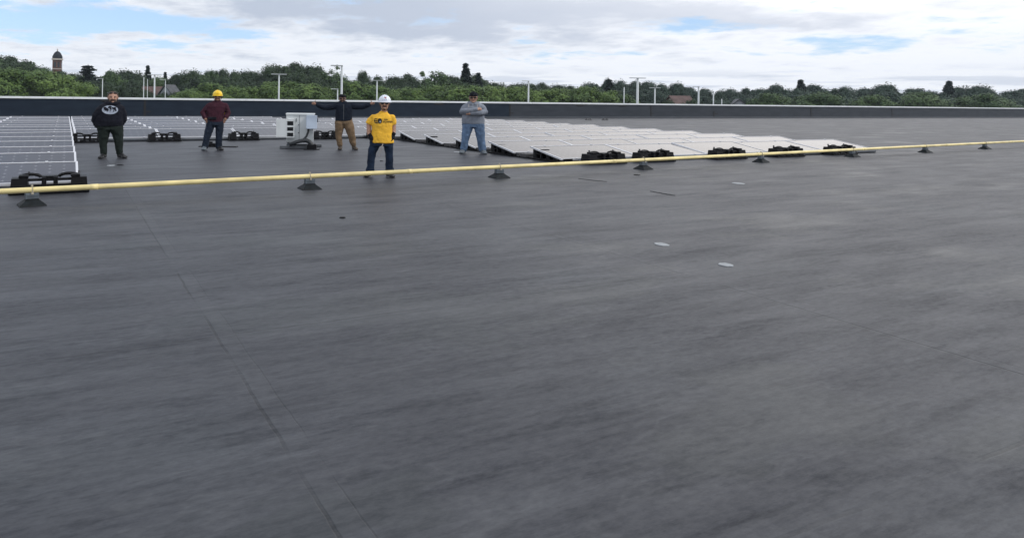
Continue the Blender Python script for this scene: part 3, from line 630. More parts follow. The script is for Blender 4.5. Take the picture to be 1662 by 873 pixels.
back = [(-25, 84, 34), (8, 86, 30), (40, 97, 26), (72, 106, 22), (100, 111, 20), (122, 116, 20), (182, 113, 20), (205, 111, 22), (228, 120, 18), (258, 122, 20), (290, 119, 20), (315, 111, 18), (335, 109, 18), (358, 109, 18), (380, 114, 18), (405, 112, 19), (430, 117, 16), (450, 101, 24), (478, 100, 28), (506, 103, 24), (528, 118, 14), (590, 111, 11), (612, 122, 18), (640, 121, 20), (664, 115, 22), (735, 120, 24), (770, 119, 20), (800, 131, 20), (830, 132, 20), (856, 132, 20), (881, 133, 16), (905, 135, 18), (930, 135, 18), (960, 131, 20), (985, 126, 13), (1008, 128, 15), (1030, 127, 16), (1052, 129, 16), (1076, 135, 17), (1098, 132, 18), (1122, 137, 17), (1145, 141, 16), (1168, 147, 14), (1186, 142, 15), (1208, 139, 18), (1232, 141, 18), (1262, 136, 22), (1295, 141, 20), (1328, 133, 24), (1365, 138, 22), (1400, 142, 22), (1435, 134, 24), (1475, 139, 24), (1515, 145, 22), (1550, 140, 22), (1590, 136, 26), (1630, 143, 24), (1670, 140, 26)]
for i, (x, y, hw) in enumerate(back):
    tree(x, y, hw*1.25*rs.uniform(.9, 1.3), 185+rs.uniform(-12, 12), ('round', 1+i % 4, L_blu if x > 940 else (L_mid if i % 3 == 0 and x < 400 else L_dk)))
fill = [(x, 0, 26) for x in range(-20, 1690, 34)]
for i, (x, y, hw) in enumerate(fill):
    yb_ = np.interp(x, [b[0] for b in back], [b[1] for b in back])
    low = 147 if 255 < x < 290 else (158 if 1075 < x < 1130 else (146 if 236 < x < 256 else 0))
    if 225 < x < 290 or 1080 < x < 1125: continue
    tree(x+rs.uniform(-6, 6), max(yb_+rs.uniform(11, 17), low), hw*1.2, 168+rs.uniform(-3, 3), ('round', 1+(i+2) % 4, L_blu if x > 1000 else L_dk))
for x, y, hw in ((232, 143, 15), (262, 150, 14), (286, 148, 14), (1083, 160, 12), (1122, 159, 13), (212, 139, 15), (162, 139, 14), (248, 148, 10), (268, 147, 8), (176, 134, 14), (196, 136, 14)):
    tree(x, y, hw*1.2, 149, ('round', 2, L_dk))
front = [(-30, 108, 44), (18, 108, 40), (62, 112, 38), (100, 122, 34), (138, 134, 24), (305, 146, 30), (340, 135, 36), (378, 139, 30), (412, 139, 28), (450, 133, 34), (487, 132, 38), (522, 140, 26), (575, 132, 36), (622, 140, 30), (660, 141, 34), (702, 139, 34), (748, 136, 40), (795, 138, 34), (832, 141, 32), (868, 144, 28), (905, 142, 34), (945, 141, 34), (985, 147, 28), (1015, 152, 22), (1250, 152, 28), (1330, 149, 34), (1420, 153, 30), (1500, 150, 34), (1600, 152, 36)]
for i, (x, y, hw) in enumerate(front):
    tree(x, y-2.5, hw*1.4, 147+rs.uniform(-1, 6), ('squat', 11+i % 3, L_ol if x < 1000 else L_mid))
for x, y, hw, D, k_, mt in ((143, 103, 30, 176, 'pine', L_con), (240, 105, 10, 195, 'spruce', L_con), (268, 116, 8, 200, 'spruce', L_con), (756, 101, 15, 180, 'spruce', L_con), (777, 117, 12, 178, 'spruce', L_con), (988, 126, 18, 176, 'pine', L_con), (1300, 128, 14, 182, 'spruce', L_con), (1540, 130, 14, 182, 'spruce', L_con)):
    tree(x, y, hw, D, (k_, 31 if k_ == 'pine' else 33, mt))
for x, y, hw, D, s_ in ((700, 104, 46, 166, 21), (542, 101, 32, 172, 22), (1040, 125, 34, 172, 21)):
    tree(x, y, hw, D, ('open', s_, L_mid if x != 1040 else L_blu))
KN = {'round': ('broadleaf_tree', 'broadleaf tree'), 'squat': ('bushy_tree', 'bushy tree'), 'spruce': ('spruce_tree', 'spruce'), 'pine': ('pine_tree', 'pine'), 'open': ('thin_tree', 'tree')}
TL.sort(key=lambda t: t[0]); cnt = {}
for x, D, key, loc, sc3 in TL:
    row = 'front' if D < 160 else ('middle' if D < 173 else 'back'); kk = (key[0], row); cnt[kk] = cnt.get(kk, 0)+1
    cm, tm = proto_meshes(key); e = empty(KN[key[0]][0], loc, rs.uniform(0, 6.28)); e.scale = sc3
    adj = {'round': 'dark rounded', 'squat': 'bright olive-green', 'spruce': 'pointed dark', 'pine': 'ragged dark blue-green', 'open': 'open-crowned airy'}[key[0]]
    tag(e, f'{adj} {KN[key[0]][1]} beyond the parapet, {ORD[cnt[kk]]} from the left in {row} row', KN[key[0]][1], f'{row} row of trees beyond the parapet')
    for nm, me in (('crown', cm), ('trunk', tm)):
        o = bpy.data.objects.new(nm, me); COL.objects.link(o); o.parent = e

# ------------------------------------------------------------------ people
SK1 = mat('skin', (.42, .24, .17), .55, .08, 12); SK2 = mat('tanned_skin', (.26, .14, .095), .55, .08, 12)
M_hair = mat('dark_hair', (.015, .011, .009), .7); M_brown = mat('brown_hair', (.05, .028, .018), .7); M_lens = mat('dark_lens', (.005, .005, .007), .12)
def fabric(n, c, v=.18, s=9, b=.5): return mat(n, c, .9, v, s, spec=.2, bump=b, bscale=16)
F_black = fabric('black_hoodie_fabric', (.0075, .0085, .015)); F_olive = fabric('dark_green_trousers', (.014, .02, .018)); F_maroon = fabric('maroon_knit', (.045, .014, .024)); F_navyj = fabric('dark_denim', (.014, .021, .036), .3, 6)
F_navy = fabric('navy_jacket', (.008, .012, .022)); F_tan = fabric('tan_canvas', (.165, .112, .068), .2, 7); F_yel = fabric('yellow_tshirt', (.78, .44, .045), .06, 5); F_jean = fabric('deep_blue_jeans', (.012, .022, .044), .35, 5)
F_grey = fabric('heather_grey_fleece', (.20, .22, .26), .12, 12); F_blue = fabric('light_blue_jeans', (.10, .155, .25), .3, 5); F_white = mat('white_plastic', (.74, .77, .85), .35); F_hy = mat('yellow_plastic', (.85, .58, .03), .35)
F_glove = fabric('black_glove_fabric', (.008, .009, .014)); F_boot = mat('black_boot', (.010, .010, .012), .5, .3, 20); F_bootb = mat('brown_boot', (.045, .032, .022), .6, .3, 20); F_sneak = mat('grey_shoe', (.10, .12, .14), .6, .3, 20)
F_cap = fabric('black_cap_fabric', (.008, .009, .013)); M_print = mat('pale_print', (.30, .34, .42), .8, .2, 20); M_dummy = None; M_ink = mat('black_print', (.02, .02, .015), .8)
tex = bpy.data.textures.new('fold_noise', 'CLOUDS'); tex.noise_scale = .11; tex.noise_depth = 2
def remesh(mb, name, mt, parent, vox=.013, sm=3, disp=0.0):
    o = mb.build(name, mt, smooth=True)
    r = o.modifiers.new('r', 'REMESH'); r.mode = 'VOXEL'; r.voxel_size = vox; r.use_smooth_shade = True
    if sm: s = o.modifiers.new('s', 'SMOOTH'); s.factor = .5; s.iterations = sm
    if disp:
        d = o.modifiers.new('d', 'DISPLACE'); d.texture = tex; d.strength = disp; d.mid_level = .5; d.texture_coords = 'LOCAL'
    dg = bpy.context.evaluated_depsgraph_get(); dg.update()
    me = bpy.data.meshes.new_from_object(o.evaluated_get(dg)); me.name = name; old = o.data
    o.modifiers.clear(); o.data = me; bpy.data.meshes.remove(old); o.parent = parent
    if not me.materials: me.materials.append(mt)
    return o
class Person:
    def __init__(s, x0, yf, D, label, skin):
        s.x0, s.yf, s.D = x0, yf, D; p = ((x0-PX)*cr+(yf-PY)*sr)/F*D; s.psi = -math.atan2(p, D); s.k = D/F; s.kx = s.k*math.cos(s.psi)
        s.loc = (p, D, 0); s.label = label; s.skin = skin; s.body = MB(); s.parts = []
    def P(s, x, y, d=0.0): return Vector(((x-s.x0)*s.kx, d, (s.yf-y)*s.k+(x-s.x0)*s.k*ROLL))
    def rings(s, mb, lst, n=20, sq=2.4):
        R = []
        for y, cx_, hw, dep, dy in lst:
            c = s.P(cx_, y, dy); a, b = hw*s.kx, dep
            R.append([(c.x+a*math.copysign(abs(math.cos(t))**(2/sq), math.cos(t)), c.y+b*math.copysign(abs(math.sin(t))**(2/sq), math.sin(t)), c.z) for t in [2*PI*j/n for j in range(n)]])
        mb.loft(R)
    def limb(s, mb, pts, rad, extra=0.0, rnd=True):
        mb.tube([s.P(*p) for p in pts], [r*s.k+extra for r in rad], 14, round_ends=rnd)
    def finish(s):
        s.root = remesh(s.body, 'person', s.skin, None, .0095, 1); s.root.location = s.loc; s.root.rotation_euler = (0, 0, s.psi)
        tag(s.root, s.label, 'person')
        for f in s.parts: f(s.root)
    def head(s, cx_, ytop, ychin, hw, tilt_=0.0):
        k = s.k; c = s.P(cx_, (ytop+ychin)/2); h = (ychin-ytop)/2*k; w = hw*s.kx; dep = h*.88; m = s.body
        m.ell((c.x, .0, c.z+h*.18), (w*.96, dep, h*.82), 18, 12)          # skull
        m.ell((c.x, -dep*.28, c.z-h*.38), (w*.72, dep*.66, h*.60), 16, 10)   # jaw
        m.ell((c.x, -dep*.9, c.z-h*.84+h*.12), (w*.3, dep*.16, h*.14), 10, 7)    # chin
        m.tube([(c.x, -dep*.94, c.z+h*.12), (c.x, -dep*1.13, c.z-h*.2)], [w*.12, w*.2], 8, round_ends=True)   # nose
        for q in (-1, 1):
            m.ell((c.x+q*w*.98, dep*.06, c.z-h*.05), (w*.12, dep*.16, h*.2), 8, 6)
            m.ell((c.x+q*w*.42, -dep*.72, c.z-h*.22), (w*.28, dep*.24, h*.17), 8, 6)
        s.h = (c, w, h, dep)
        def feats(root):
            mb = MB()
            for q in (-1, 1): mb.ell((c.x+q*w*.38, -dep*.93, c.z+h*.05), (w*.14, dep*.06, h*.055), 10, 6)
            mb.build('eyes', M_lens, root, smooth=True)
            mb = MB(); mb.ell((c.x, -dep*.96, c.z-h*.46), (w*.3, dep*.06, h*.05), 12, 6); mb.build('mouth', mat('lips', (.25, .09, .08), .5), root, smooth=True)
            mb = MB()
            for q in (-1, 1): mb.ell((c.x+q*w*.38, -dep*.95, c.z+h*.2), (w*.22, dep*.06, h*.035), 10, 6)
            mb.build('eyebrows', M_hair, root, smooth=True)
        s.parts.append(feats)
    def neck(s, cx_, y0, y1, r): s.limb(s.body, [(cx_, y0, .01), (cx_, y1, .02)], [r, r*1.15])
    def glasses(s, up=0.0, thick=1.0):
        def f(root):
            c, w, h, dep = s.h; mb = MB(); z = c.z+h*(.05+up); y = -dep*(1.0 if up < .3 else .80)
            for q in (-1, 1): mb.ell((c.x+q*w*.42, y, z), (w*.38, dep*.10, h*.15*thick), 14, 8)
            mb.box((c.x, y-.004, z+h*.05), (w*.5, .012, h*.06))
            for q in (-1, 1): mb.tube([(c.x+q*w*.8, y+.01, z+h*.04), (c.x+q*w*1.06, 0.02, z+h*.04)], .006, 6)
            mb.build('sunglasses', M_lens, root, smooth=True)
        s.parts.append(f)
    def beard(s, m_, full=True, mus=True):
        def f(root):
            c, w, h, dep = s.h; mb = MB()
            if full:
                mb.ell((c.x, -dep*.36, c.z-h*.62), (w*.78, dep*.66, h*.40), 16, 9)
            if mus:
                for q in (-1, 1): mb.tube([(c.x, -dep*1.04, c.z-h*.32), (c.x+q*w*.2, -dep*1.02, c.z-h*.35), (c.x+q*w*.42, -dep*.9, c.z-h*.46)], [h*.07, h*.075, h*.04], 8, round_ends=True)
            mb.build('beard', m_, root, smooth=True)
        s.parts.append(f)
    def hair(s, m_, low=.1):
        def f(root):
            c, w, h, dep = s.h; mb = MB(); mb.ell((c.x, dep*.16, c.z+h*.30), (w*1.05, dep*1.0, h*.80), 18, 11); mb.ell((c.x, dep*.45, c.z-h*.1), (w*.98, dep*.62, h*.6), 16, 9)
            mb.build('hair', m_, root, smooth=True)
        s.parts.append(f)
    def hardhat(s, cx_, ytop, ybrim, hw, m_, strap=True, logo=None):
        def f(root):
            k = s.k; c0, w, h, dep = s.h; z0 = s.P(cx_, ybrim).z; z1 = s.P(cx_, ytop).z; X = s.P(cx_, 0).x; R = []; rx, ry = hw*s.kx*.93, dep*1.14
            for t in np.linspace(0, 1, 10):
                a = t*PI/2; R.append([(X+rx*math.cos(a)*math.cos(q), ry*math.cos(a)*math.sin(q)+.01, z0+.012+(z1-z0-.012)*math.sin(a)**.92+.0) for q in [2*PI*j/26 for j in range(26)]])
            R[-1] = [(X+.004*math.cos(q), .01+.004*math.sin(q), z1) for q in [2*PI*j/26 for j in range(26)]]
            mb = MB(); mb.loft(R)
            for o_, w_ in ((0, .014), (rx*.28, .010), (-rx*.28, .010)):
                mb.tube([(X+o_, .01-ry*math.cos(a)*1.0, z0+.03+(z1-z0-.03)*math.sin(a)*(1-abs(o_)/rx*.12)) for a in np.linspace(.15, PI-.15, 14)], w_, 6)
            hat = mb.build('hard_hat', m_, root, smooth=True)
            mb = MB(); B = []
            for rr, zz_ in ((1.0, .02), (1.075, .012), (1.085, .0), (1.0, -.004)):
                B.append([(X+rx*rr*math.cos(q), .01+ry*rr*math.sin(q)-(.035*max(0, -math.sin(q)) if rr > 1 else 0), z0+zz_) for q in [2*PI*j/26 for j in range(26)]])
            mb.loft(B, cap=False); mb.build('brim', m_, hat, smooth=True)
            mb = MB()
            if logo: mb.mi = 0; mb.ell((X+.01, .01-ry*.86, z0+(z1-z0)*.62), (rx*.2, .012, (z1-z0)*.13)); mb.build('badge', logo, hat, smooth=True)
            mb = MB()
            for q in (-1, 1): mb.tube([(X+q*w*1.0, 0, z0), (X+q*w*.9, -dep*.3, c0.z-h*.5), (X+q*w*.3, -dep*.55, c0.z-h*1.02)], .006, 6)
            if strap: mb.build('chin_strap', M_hair, hat)
        s.parts.append(f)
    def cap(s, ytop, ybrim, hw, m_, cx_, bill=1.0):
        def f(root):
            c0, w, h, dep = s.h; z0 = s.P(cx_, ybrim).z; z1 = s.P(cx_, ytop).z; X = s.P(cx_, 0).x; rx, ry = hw*s.kx, dep*1.08; R = []
            for t in np.linspace(0, 1, 8):
                a = t*PI/2; R.append([(X+rx*math.cos(a)**.8*math.cos(q), .012+ry*math.cos(a)**.8*math.sin(q), z0-.0+(z1-z0)*math.sin(a)) for q in [2*PI*j/20 for j in range(20)]])
            R[-1] = [(X+.003*math.cos(2*PI*j/20), .012+.003*math.sin(2*PI*j/20), z1) for j in range(20)]
            mb = MB(); mb.loft(R); hat = mb.build('cap', m_, root, smooth=True)
            if bill:
                pts = [(math.cos(a), math.sin(a)) for a in np.linspace(PI*1.08, PI*1.92, 11)]
                up = [(X+rx*.88*a, -ry*.35+(ry*.62+.07*bill)*b-.0, z0+.006-.012*abs(a)) for a, b in pts]
                mb = MB(); mb.loft([[(x, y, z) for x, y, z in up], [(x, y, z+.008) for x, y, z in up]]); mb.build('bill', m_, hat)
        s.parts.append(f)
    def garment(s, name, m_, fn, vox=.013, sm=3, disp=.02, after=None):
        def f(root):
            mb = MB(); fn(mb); o = remesh(mb, name, m_, root, vox, sm, disp)
            if after: after(o)
        s.parts.append(f)
    def shoe(s, x, y, dx, m_, w=4.6, big=1.0):
        def f(root):
            mb = MB(); a = s.P(x, y-2.2, .02); b = s.P(x+dx, y-1.6, -.17); k = s.k; r = w*k*.78
            mb.ell((a.x, a.y, r*.85), (r*.95, r*1.25, r*.85), 14, 8); mb.ell((b.x, b.y, r*.58), (r*1.0, r*1.5, r*.58), 14, 8); mb.tube([(a.x, a.y, r*.75), ((a.x+b.x)/2, (a.y+b.y)/2, r*.7), (b.x, b.y, r*.5)], [r*.95, r*.95, r*.7], 12, round_ends=True)
            mb.tube([(a.x, a.y, r*.7), (a.x, a.y+.01, r*2.0)], [r*.95, r*.85], 12)
            mb.v = [(v[0], v[1], max(v[2], .004)) for v in mb.v]
            o = remesh(mb, 'shoe', m_, root, .010, 2, 0)
            sb = MB(); sb.tube([(a.x, a.y+.05, .012), (a.x, a.y, .012), (b.x, b.y, .012), (b.x, b.y-r*.9, .012)], [r*.7, r*.95, r*1.02, r*.6], 12, flat=1.0)
            sb.v = [(v[0], v[1], max(.002, min(v[2], .022))) for v in sb.v]; sb.build('sole', M_blk2 if m_ is not F_sneak else M_dk, o)
        s.parts.append(f)
    def fingers(s, wrist, palm, dirs, r=.0085, glove=None, thumb=None):
        # wrist, palm end: local points (Vector); dirs: list of finger polylines from the palm end
        def make(mb):
            mb.tube([wrist, (wrist+palm)/2, palm], [.03*(1.7 if glove else 1), .041*(1.8 if glove else 1), .038*(1.8 if glove else 1)], 12, flat=.6, round_ends=True)
            for pts in dirs: mb.tube(pts, [r*1.15]*(len(pts)-1)+[r*.9], 8, round_ends=True)
            if thumb: mb.tube(thumb, [r*1.5, r*1.3, r*1.1], 8, round_ends=True)
        if glove:
            s.parts.append(lambda root: remesh(_mk(make), 'glove', glove, root, .0075, 1))
        else: make(s.body)
def _mk(fn):
    mb = MB(); fn(mb); return mb
def curled(base, dirv, across, curl, n=4, L=.085, gap=.021):
    """Four finger polylines fanned across the palm end, curling towards `curl`."""
    out = []
    for i in range(n):
        b = base+across*((i-(n-1)/2)*gap); l = L*(.86, 1, .95, .76)[i]
        p1 = b+dirv*l*.42; p2 = p1+(dirv*.55+curl*.8).normalized()*l*.34; p3 = p2+(curl-dirv*.25).normalized()*l*.28; out.append([b-dirv*.02, b, p1, p2, p3])
    return out
def bvh_front(o):
    me = o.data; return BVHTree.FromPolygons([v.co[:] for v in me.vertices], [tuple(p.vertices) for p in me.polygons])
def project(o, verts, off):
    b = bvh_front(o); out = []
    for x, z in verts:
        h = b.ray_cast(Vector((x, -1.5, z)), Vector((0, 1, 0)))
        y = h[0].y-off if h[0] is not None else None; out.append((x, y, z))
    good = [v[1] for v in out if v[1] is not None]; d = sum(good)/max(1, len(good))
    return [(x, d if y is None else y, z) for x, y, z in out]
def legs(p, m_, name, L, hem_y, hipc, hiphw, hipdep, top, disp=.022):
    def fn(mb):
        p.rings(mb, [(top, hipc, hiphw*.93, hipdep*.92, .0), ((top+hem_y)/2, hipc, hiphw, hipdep, .0), (hem_y, hipc, hiphw*.98, hipdep, .0)])
        for pts, rad in L: p.limb(mb, pts, rad)
    p.garment(name, m_, fn, disp=disp)
    for pts, rad in L: p.limb(p.body, pts, [r*.72 for r in rad])

# ---- man in the yellow T-shirt
p = Person(617, 286.2, 14.4, 'man in yellow T-shirt, white hard hat and sunglasses, hands in front pockets', SK1)
p.head(622.5, 155.5, 179.0, 8.2); p.neck(622, 176, 186, 4.8)
def tor(mb, g=1.0):
    p.rings(mb, [(231.5, 619.5, 19.6*g, .17*g, 0), (224, 619, 18.8*g, .165*g, 0), (212, 619, 17.2*g, .155*g, .01), (200, 619, 17.0*g, .155*g, .01), (191, 619.2, 17.0*g, .155*g, .01), (186.6, 619.4, 14.2*g, .13*g, .02), (183.8, 620.1, 10.4*g, .10*g, .02), (182.2, 620.4, 7.4*g, .085*g, .02), (179.6, 621.2, 5.8*g, .075*g, .02)])
tor(p.body, .86)
AL = [(605.5, 191.5, .02), (597.5, 202, .03), (597.6, 215, .0), (600, 221, -.05)]; AR = [(633.5, 191.5, .02), (637.8, 202, .04), (638.2, 212, .02), (637, 219, -.03)]
p.limb(p.body, AL, [4.0, 4.4, 3.6, 2.9]); p.limb(p.body, AR, [4.0, 4.2, 3.4, 2.8])
def sleeves(mb):
    tor(mb); p.limb(mb, [(604.5, 190.5, .02), (599.8, 195, .02), (597.4, 200.5, .03)], [5.6, 6.2, 6.4], rnd=False); p.limb(mb, [(634.6, 190.5, .02), (636.8, 195.5, .03), (637.3, 201.5, .04)], [6.2, 6.0, 5.6], rnd=False)
    mb.ell(tuple(p.P(605, 190.2, .02)), (6.0*p.kx, .1, 5.2*p.k)); mb.ell(tuple(p.P(634.4, 190, .02)), (6.0*p.kx, .1, 5.0*p.k))
def print_y(o):
    pr = MB(); c = p.P(617, 195.6); k = p.k
    def disc(cx_, cz, rx, rz, off, mi, n=20, rin=0):
        pr.mi = mi; V = [(cx_, cz)]+[(cx_+rx*math.cos(2*PI*j/n), cz+rz*math.sin(2*PI*j/n)) for j in range(n)]
        pr.add(project(o, V, off), [(0, 1+j, 1+(j+1) % n) for j in range(n)])
    a = p.P(615.2, 195.4)
    disc(a.x, a.z, 3.6*k, 4.3*k, .006, 0); disc(a.x+.008, a.z-.016, 1.3*k, 1.5*k, .009, 1)
    for x, y, rx, rz in ((608.6, 192.2, 2.4, .7), (606.8, 195, .9, 2.0), (608.8, 197.9, 2.6, .8), (609.6, 195.4, 1.8, .9), (610.8, 198.4, 1.1, 1.2)):
        q = p.P(x, y); disc(q.x, q.z, rx*k, rz*k, .006, 0, 12)
    pr.build('shirt_logo', [M_ink, M_print], o)
    for txt, x, y, sz in (('SUN', 622.2, 194.2, 2.4), ('POWER', 620.6, 198.3, 3.6)):
        cv_ = bpy.data.curves.new('t', 'FONT'); cv_.body = txt; cv_.size = sz*k*1.25; cv_.offset = .0012; cv_.resolution_u = 2; t = bpy.data.objects.new('t', cv_); COL.objects.link(t)
        dg = bpy.context.evaluated_depsgraph_get(); dg.update(); me = bpy.data.meshes.new_from_object(t.evaluated_get(dg)); q = p.P(x, y)
        V = project(o, [(q.x+v.co.x, q.z+v.co.y) for v in me.vertices], .006)
        mb = MB(); mb.add(V, [tuple(f.vertices) for f in me.polygons]); mb.build('lettering', M_ink, o); bpy.data.objects.remove(t)
p.garment('t_shirt', F_yel, sleeves, disp=.03, after=print_y)
legs(p, F_jean, 'jeans', [([(608, 233, 0), (603.6, 246, -.01), (602, 259, -.02), (601.2, 270, .0), (600.6, 276, .01)], [8.6, 7.0, 6.2, 6.2, 7.4]), ([(629.6, 233, 0), (631.2, 246, -.01), (631.4, 259, -.02), (631.6, 270, .0), (631.8, 276, .01)], [8.4, 7.0, 6.2, 6.2, 7.4])], 236, 618, 19.4, .15, 227, .03)
p.shoe(598.5, 287, -3.4, F_boot, 7.0); p.shoe(631, 287.6, 5.0, F_boot, 7.2)
dn = Vector((0, 0, -1)); 
for sgn, wr, inn in ((-1, p.P(600.3, 219.5, -.06), Vector((.6, -.25, -.76))), (1, p.P(637.2, 217.5, -.04), Vector((-.6, -.25, -.76)))):
    inn = inn.normalized(); pe = wr+inn*.10; ac = Vector((inn.z*sgn, .1, -inn.x*sgn)).normalized()
    p.fingers(wr, pe, curled(pe, inn, ac, Vector((-sgn*.2, .9, -.2)).normalized(), L=.10, gap=.024), .0125, F_glove, [wr+inn*.04-ac*.03, wr+inn*.09-ac*.055+Vector((0, -.02, 0)), wr+inn*.14-ac*.05+Vector((0, -.03, 0))])
    p.parts.append(lambda root, wr=wr, inn=inn: _mk(lambda mb: mb.tube([wr-inn*.045, wr+inn*.02], [.043, .040], 14)).build('glove_cuff', F_glove, root, smooth=True))
p.parts.append(lambda root: _mk(lambda mb: [mb.tube([p.P(*q) for q in l], .006, 6) for l in ([(620.5, 232, -.17), (618, 237, -.19), (615.4, 244, -.17), (614.6, 252, -.14)], [(621, 232, -.17), (619, 240, -.18), (617, 247, -.15)])]).build('drawstring', M_stone, root))
p.hardhat(622.6, 153.6, 165.6, 11.2, F_white, True, mat('red_badge', (.45, .12, .15), .5)); p.glasses(thick=1.25); p.beard(M_hair, False, True); p.hair(M_hair)
def goatee(root):
    c, w, h, dep = p1.h
    _mk(lambda mb: mb.ell((c.x, -dep*.92, c.z-h*.78), (w*.26, dep*.16, h*.16), 10, 6)).build('goatee', M_hair, root, smooth=True)
p1 = p; p.parts.append(goatee)
p.finish()

# ---- man in the black hoodie
p = Person(182, 256.3, 17.68, 'man in black hoodie with pale oval print, sunglasses pushed up on his hair', SK1)
p.head(182, 148.5, 167.5, 8.6); p.neck(182, 163, 172, 5.5)
def tor2(mb, g=1.0): p.rings(mb, [(204, 176.5, 22.4*g, .20*g, 0), (196, 177, 22.8*g, .215*g, -.01), (186, 177.5, 21.8*g, .205*g, 0), (176, 178, 21.4*g, .19*g, .01), (171, 178.6, 19*g, .16*g, .02), (167.5, 179.8, 13*g, .12*g, .02), (165.4, 181, 9.5*g, .10*g, .02)])
tor2(p.body, .85)
A1 = [(160.5, 174, .03), (156, 187, .06), (156.5, 197, .08), (162, 203, .10)]; A2 = [(197.5, 172.5, .03), (200, 186, .06), (199, 196, .09), (194, 203, .12)]
A1[0] = (166, 179, .03); A2[0] = (192.5, 178.5, .03)
for A in (A1, A2): p.limb(p.body, A, [5, 4.4, 4, 3])
def hood(mb):
    tor2(mb)
    p.limb(mb, [(164.5, 178.4, .03), (156.6, 187, .05), (154.8, 194, .08), (157.5, 201, .09)], [8.4, 7.6, 7.2, 6.4]); p.limb(mb, [(193.6, 177.4, .03), (198.6, 186, .05), (198.5, 193, .08), (196, 199, .10)], [8.2, 7.0, 6.8, 6.0])
    c = p.P(181.5, 166.5, .03); mb.tube([(c.x+.155*math.cos(a), .03+.15*math.sin(a), c.z+.02*math.sin(a)) for a in np.linspace(-PI*.42, PI*1.42, 15)], .048, 10, round_ends=True)
def print_h(o):
    pr = MB(); c = p.P(177.8, 177.8); k = p.k
    def el_(x, y, rx, rz, off, mi, n=18):
        q = p.P(x, y); pr.mi = mi; V = [(q.x, q.z)]; fs = []
        for r_ in (.5, 1): V += [(q.x+rx*r_*k*math.cos(2*PI*j/n), q.z+rz*r_*k*math.sin(2*PI*j/n)) for j in range(n)]
        fs = [(0, 1+j, 1+(j+1) % n) for j in range(n)]+[(1+j, 1+n+j, 1+n+(j+1) % n, 1+(j+1) % n) for j in range(n)]
        pr.add(project(o, V, off), fs)
    el_(177.6, 177.6, 12.2, 7.0, .008, 0, 28)
    for x, y, rx, rz in ((169.5, 174.5, 2.6, 1.8), (172.5, 176.8, 2.2, 2.0), (170.6, 178, 1.4, 1.1), (177.5, 172.6, 2.8, 1.3), (178, 175, 1.3, 2.4), (181.6, 174.6, 1.8, 1.1), (184.6, 175.4, 2.4, 2.2), (187, 178.8, 1.1, 1.6), (183.6, 179.4, .7, 1.8), (173.2, 179.6, 1.3, .7), (175.2, 174.2, 1.6, .8), (186.4, 173.6, 1.2, .6), (180.2, 176.6, 1.2, .7), (168.6, 176.8, 1.6, .8), (174.4, 177.6, 1.2, 1.2), (185.8, 177, 1.5, 1.2), (178, 178.5, .5, 1.8)):
        el_(x, y, rx, rz, .012, 1, 12)
    pr.build('hoodie_print', [M_print, F_black], o)
p.garment('hoodie', F_black, hood, disp=.03, after=print_h)
legs(p, F_olive, 'trousers', [([(168, 206, 0), (167.8, 220, 0), (167.4, 235, -.01), (168.4, 248, 0)], [11, 8.4, 6.0, 5.2]), ([(188, 206, 0), (191.5, 220, 0), (192.8, 235, -.01), (193.6, 248, 0)], [11, 8.6, 6.4, 5.2])], 210, 177.4, 21.4, .18, 200, .03)
p.shoe(168.4, 257, -4.4, F_boot, 6.4); p.shoe(195, 256.6, 6.6, F_boot, 6.8)
p.hair(M_brown); p.beard(M_brown, True, True); p.glasses(up=.72)
p.finish()

# ---- man in the maroon jumper
p = Person(347, 244.6, 20.7, 'man in yellow helmet and maroon jumper with hands on his hips', SK2)
p.head(351.8, 149.5, 165.4, 7.0); p.neck(351.5, 161, 169, 4.4)
def tor3(mb, g=1.0): p.rings(mb, [(199, 348.8, 13.6*g, .15*g, 0), (191, 348.6, 13.2*g, .155*g, 0), (183, 349, 14.4*g, .16*g, .0), (174, 350.4, 16.2*g, .16*g, .01), (169, 350.8, 15.2*g, .14*g, .02), (166, 351.2, 8.8*g, .1*g, .02), (163.8, 351.6, 6.2*g, .085*g, .02)])
tor3(p.body, .85)
B1 = [(338, 173.4, .02), (328.4, 183.5, .06), (333.2, 194.5, -.06)]; B2 = [(364.6, 172.8, .02), (369.6, 184.5, .07), (365, 194.5, -.05)]
for A in (B1, B2): p.limb(p.body, A, [3.6, 3.2, 2.6])
def jump(mb):
    tor3(mb)
    for A in (B1, B2): p.limb(mb, [A[0], tuple((np.array(A[0])+np.array(A[1]))/2), A[1], tuple(np.array(A[1])*.3+np.array(A[2])*.7)], [5.2, 5.0, 4.7, 4.1])
    c = p.P(351.6, 164.8, .01); mb.tube([(c.x+.088*math.cos(a), .01+.085*math.sin(a), c.z) for a in np.linspace(0, 2*PI, 15)], .026, 8)
p.garment('jumper', F_maroon, jump, disp=.022)
for sgn, wr, dv in ((-1, p.P(333.4, 194.8, -.06), Vector((.45, -.1, -.85))), (1, p.P(365, 194.8, -.05), Vector((-.45, -.1, -.85)))):
    dv = dv.normalized(); pe = wr+dv*.075; ac = Vector((dv.z, 0, -dv.x)); p.fingers(wr, pe, curled(pe, dv, ac, Vector((-sgn*.9, .2, -.3)).normalized(), L=.07), .0085, None, [wr+dv*.02, wr+dv*.05+Vector((0, .04, 0)), wr+dv*.08+Vector((-sgn*.02, .05, 0))])
legs(p, F_navyj, 'jeans', [([(341.5, 202, 0), (338.4, 213, -.01), (335, 226, -.01), (332.6, 239, .01)], [7.4, 6.6, 5.4, 5.4]), ([(355.4, 202, 0), (356, 213, -.01), (355, 226, -.01), (354.6, 238.5, .01)], [7.2, 6.4, 5.4, 5.4])], 204, 348.4, 14.6, .15, 194, .026)
p.shoe(331.8, 245.4, -.6, F_sneak, 5.4); p.shoe(355.4, 245.4, 3.8, F_boot, 5.4)
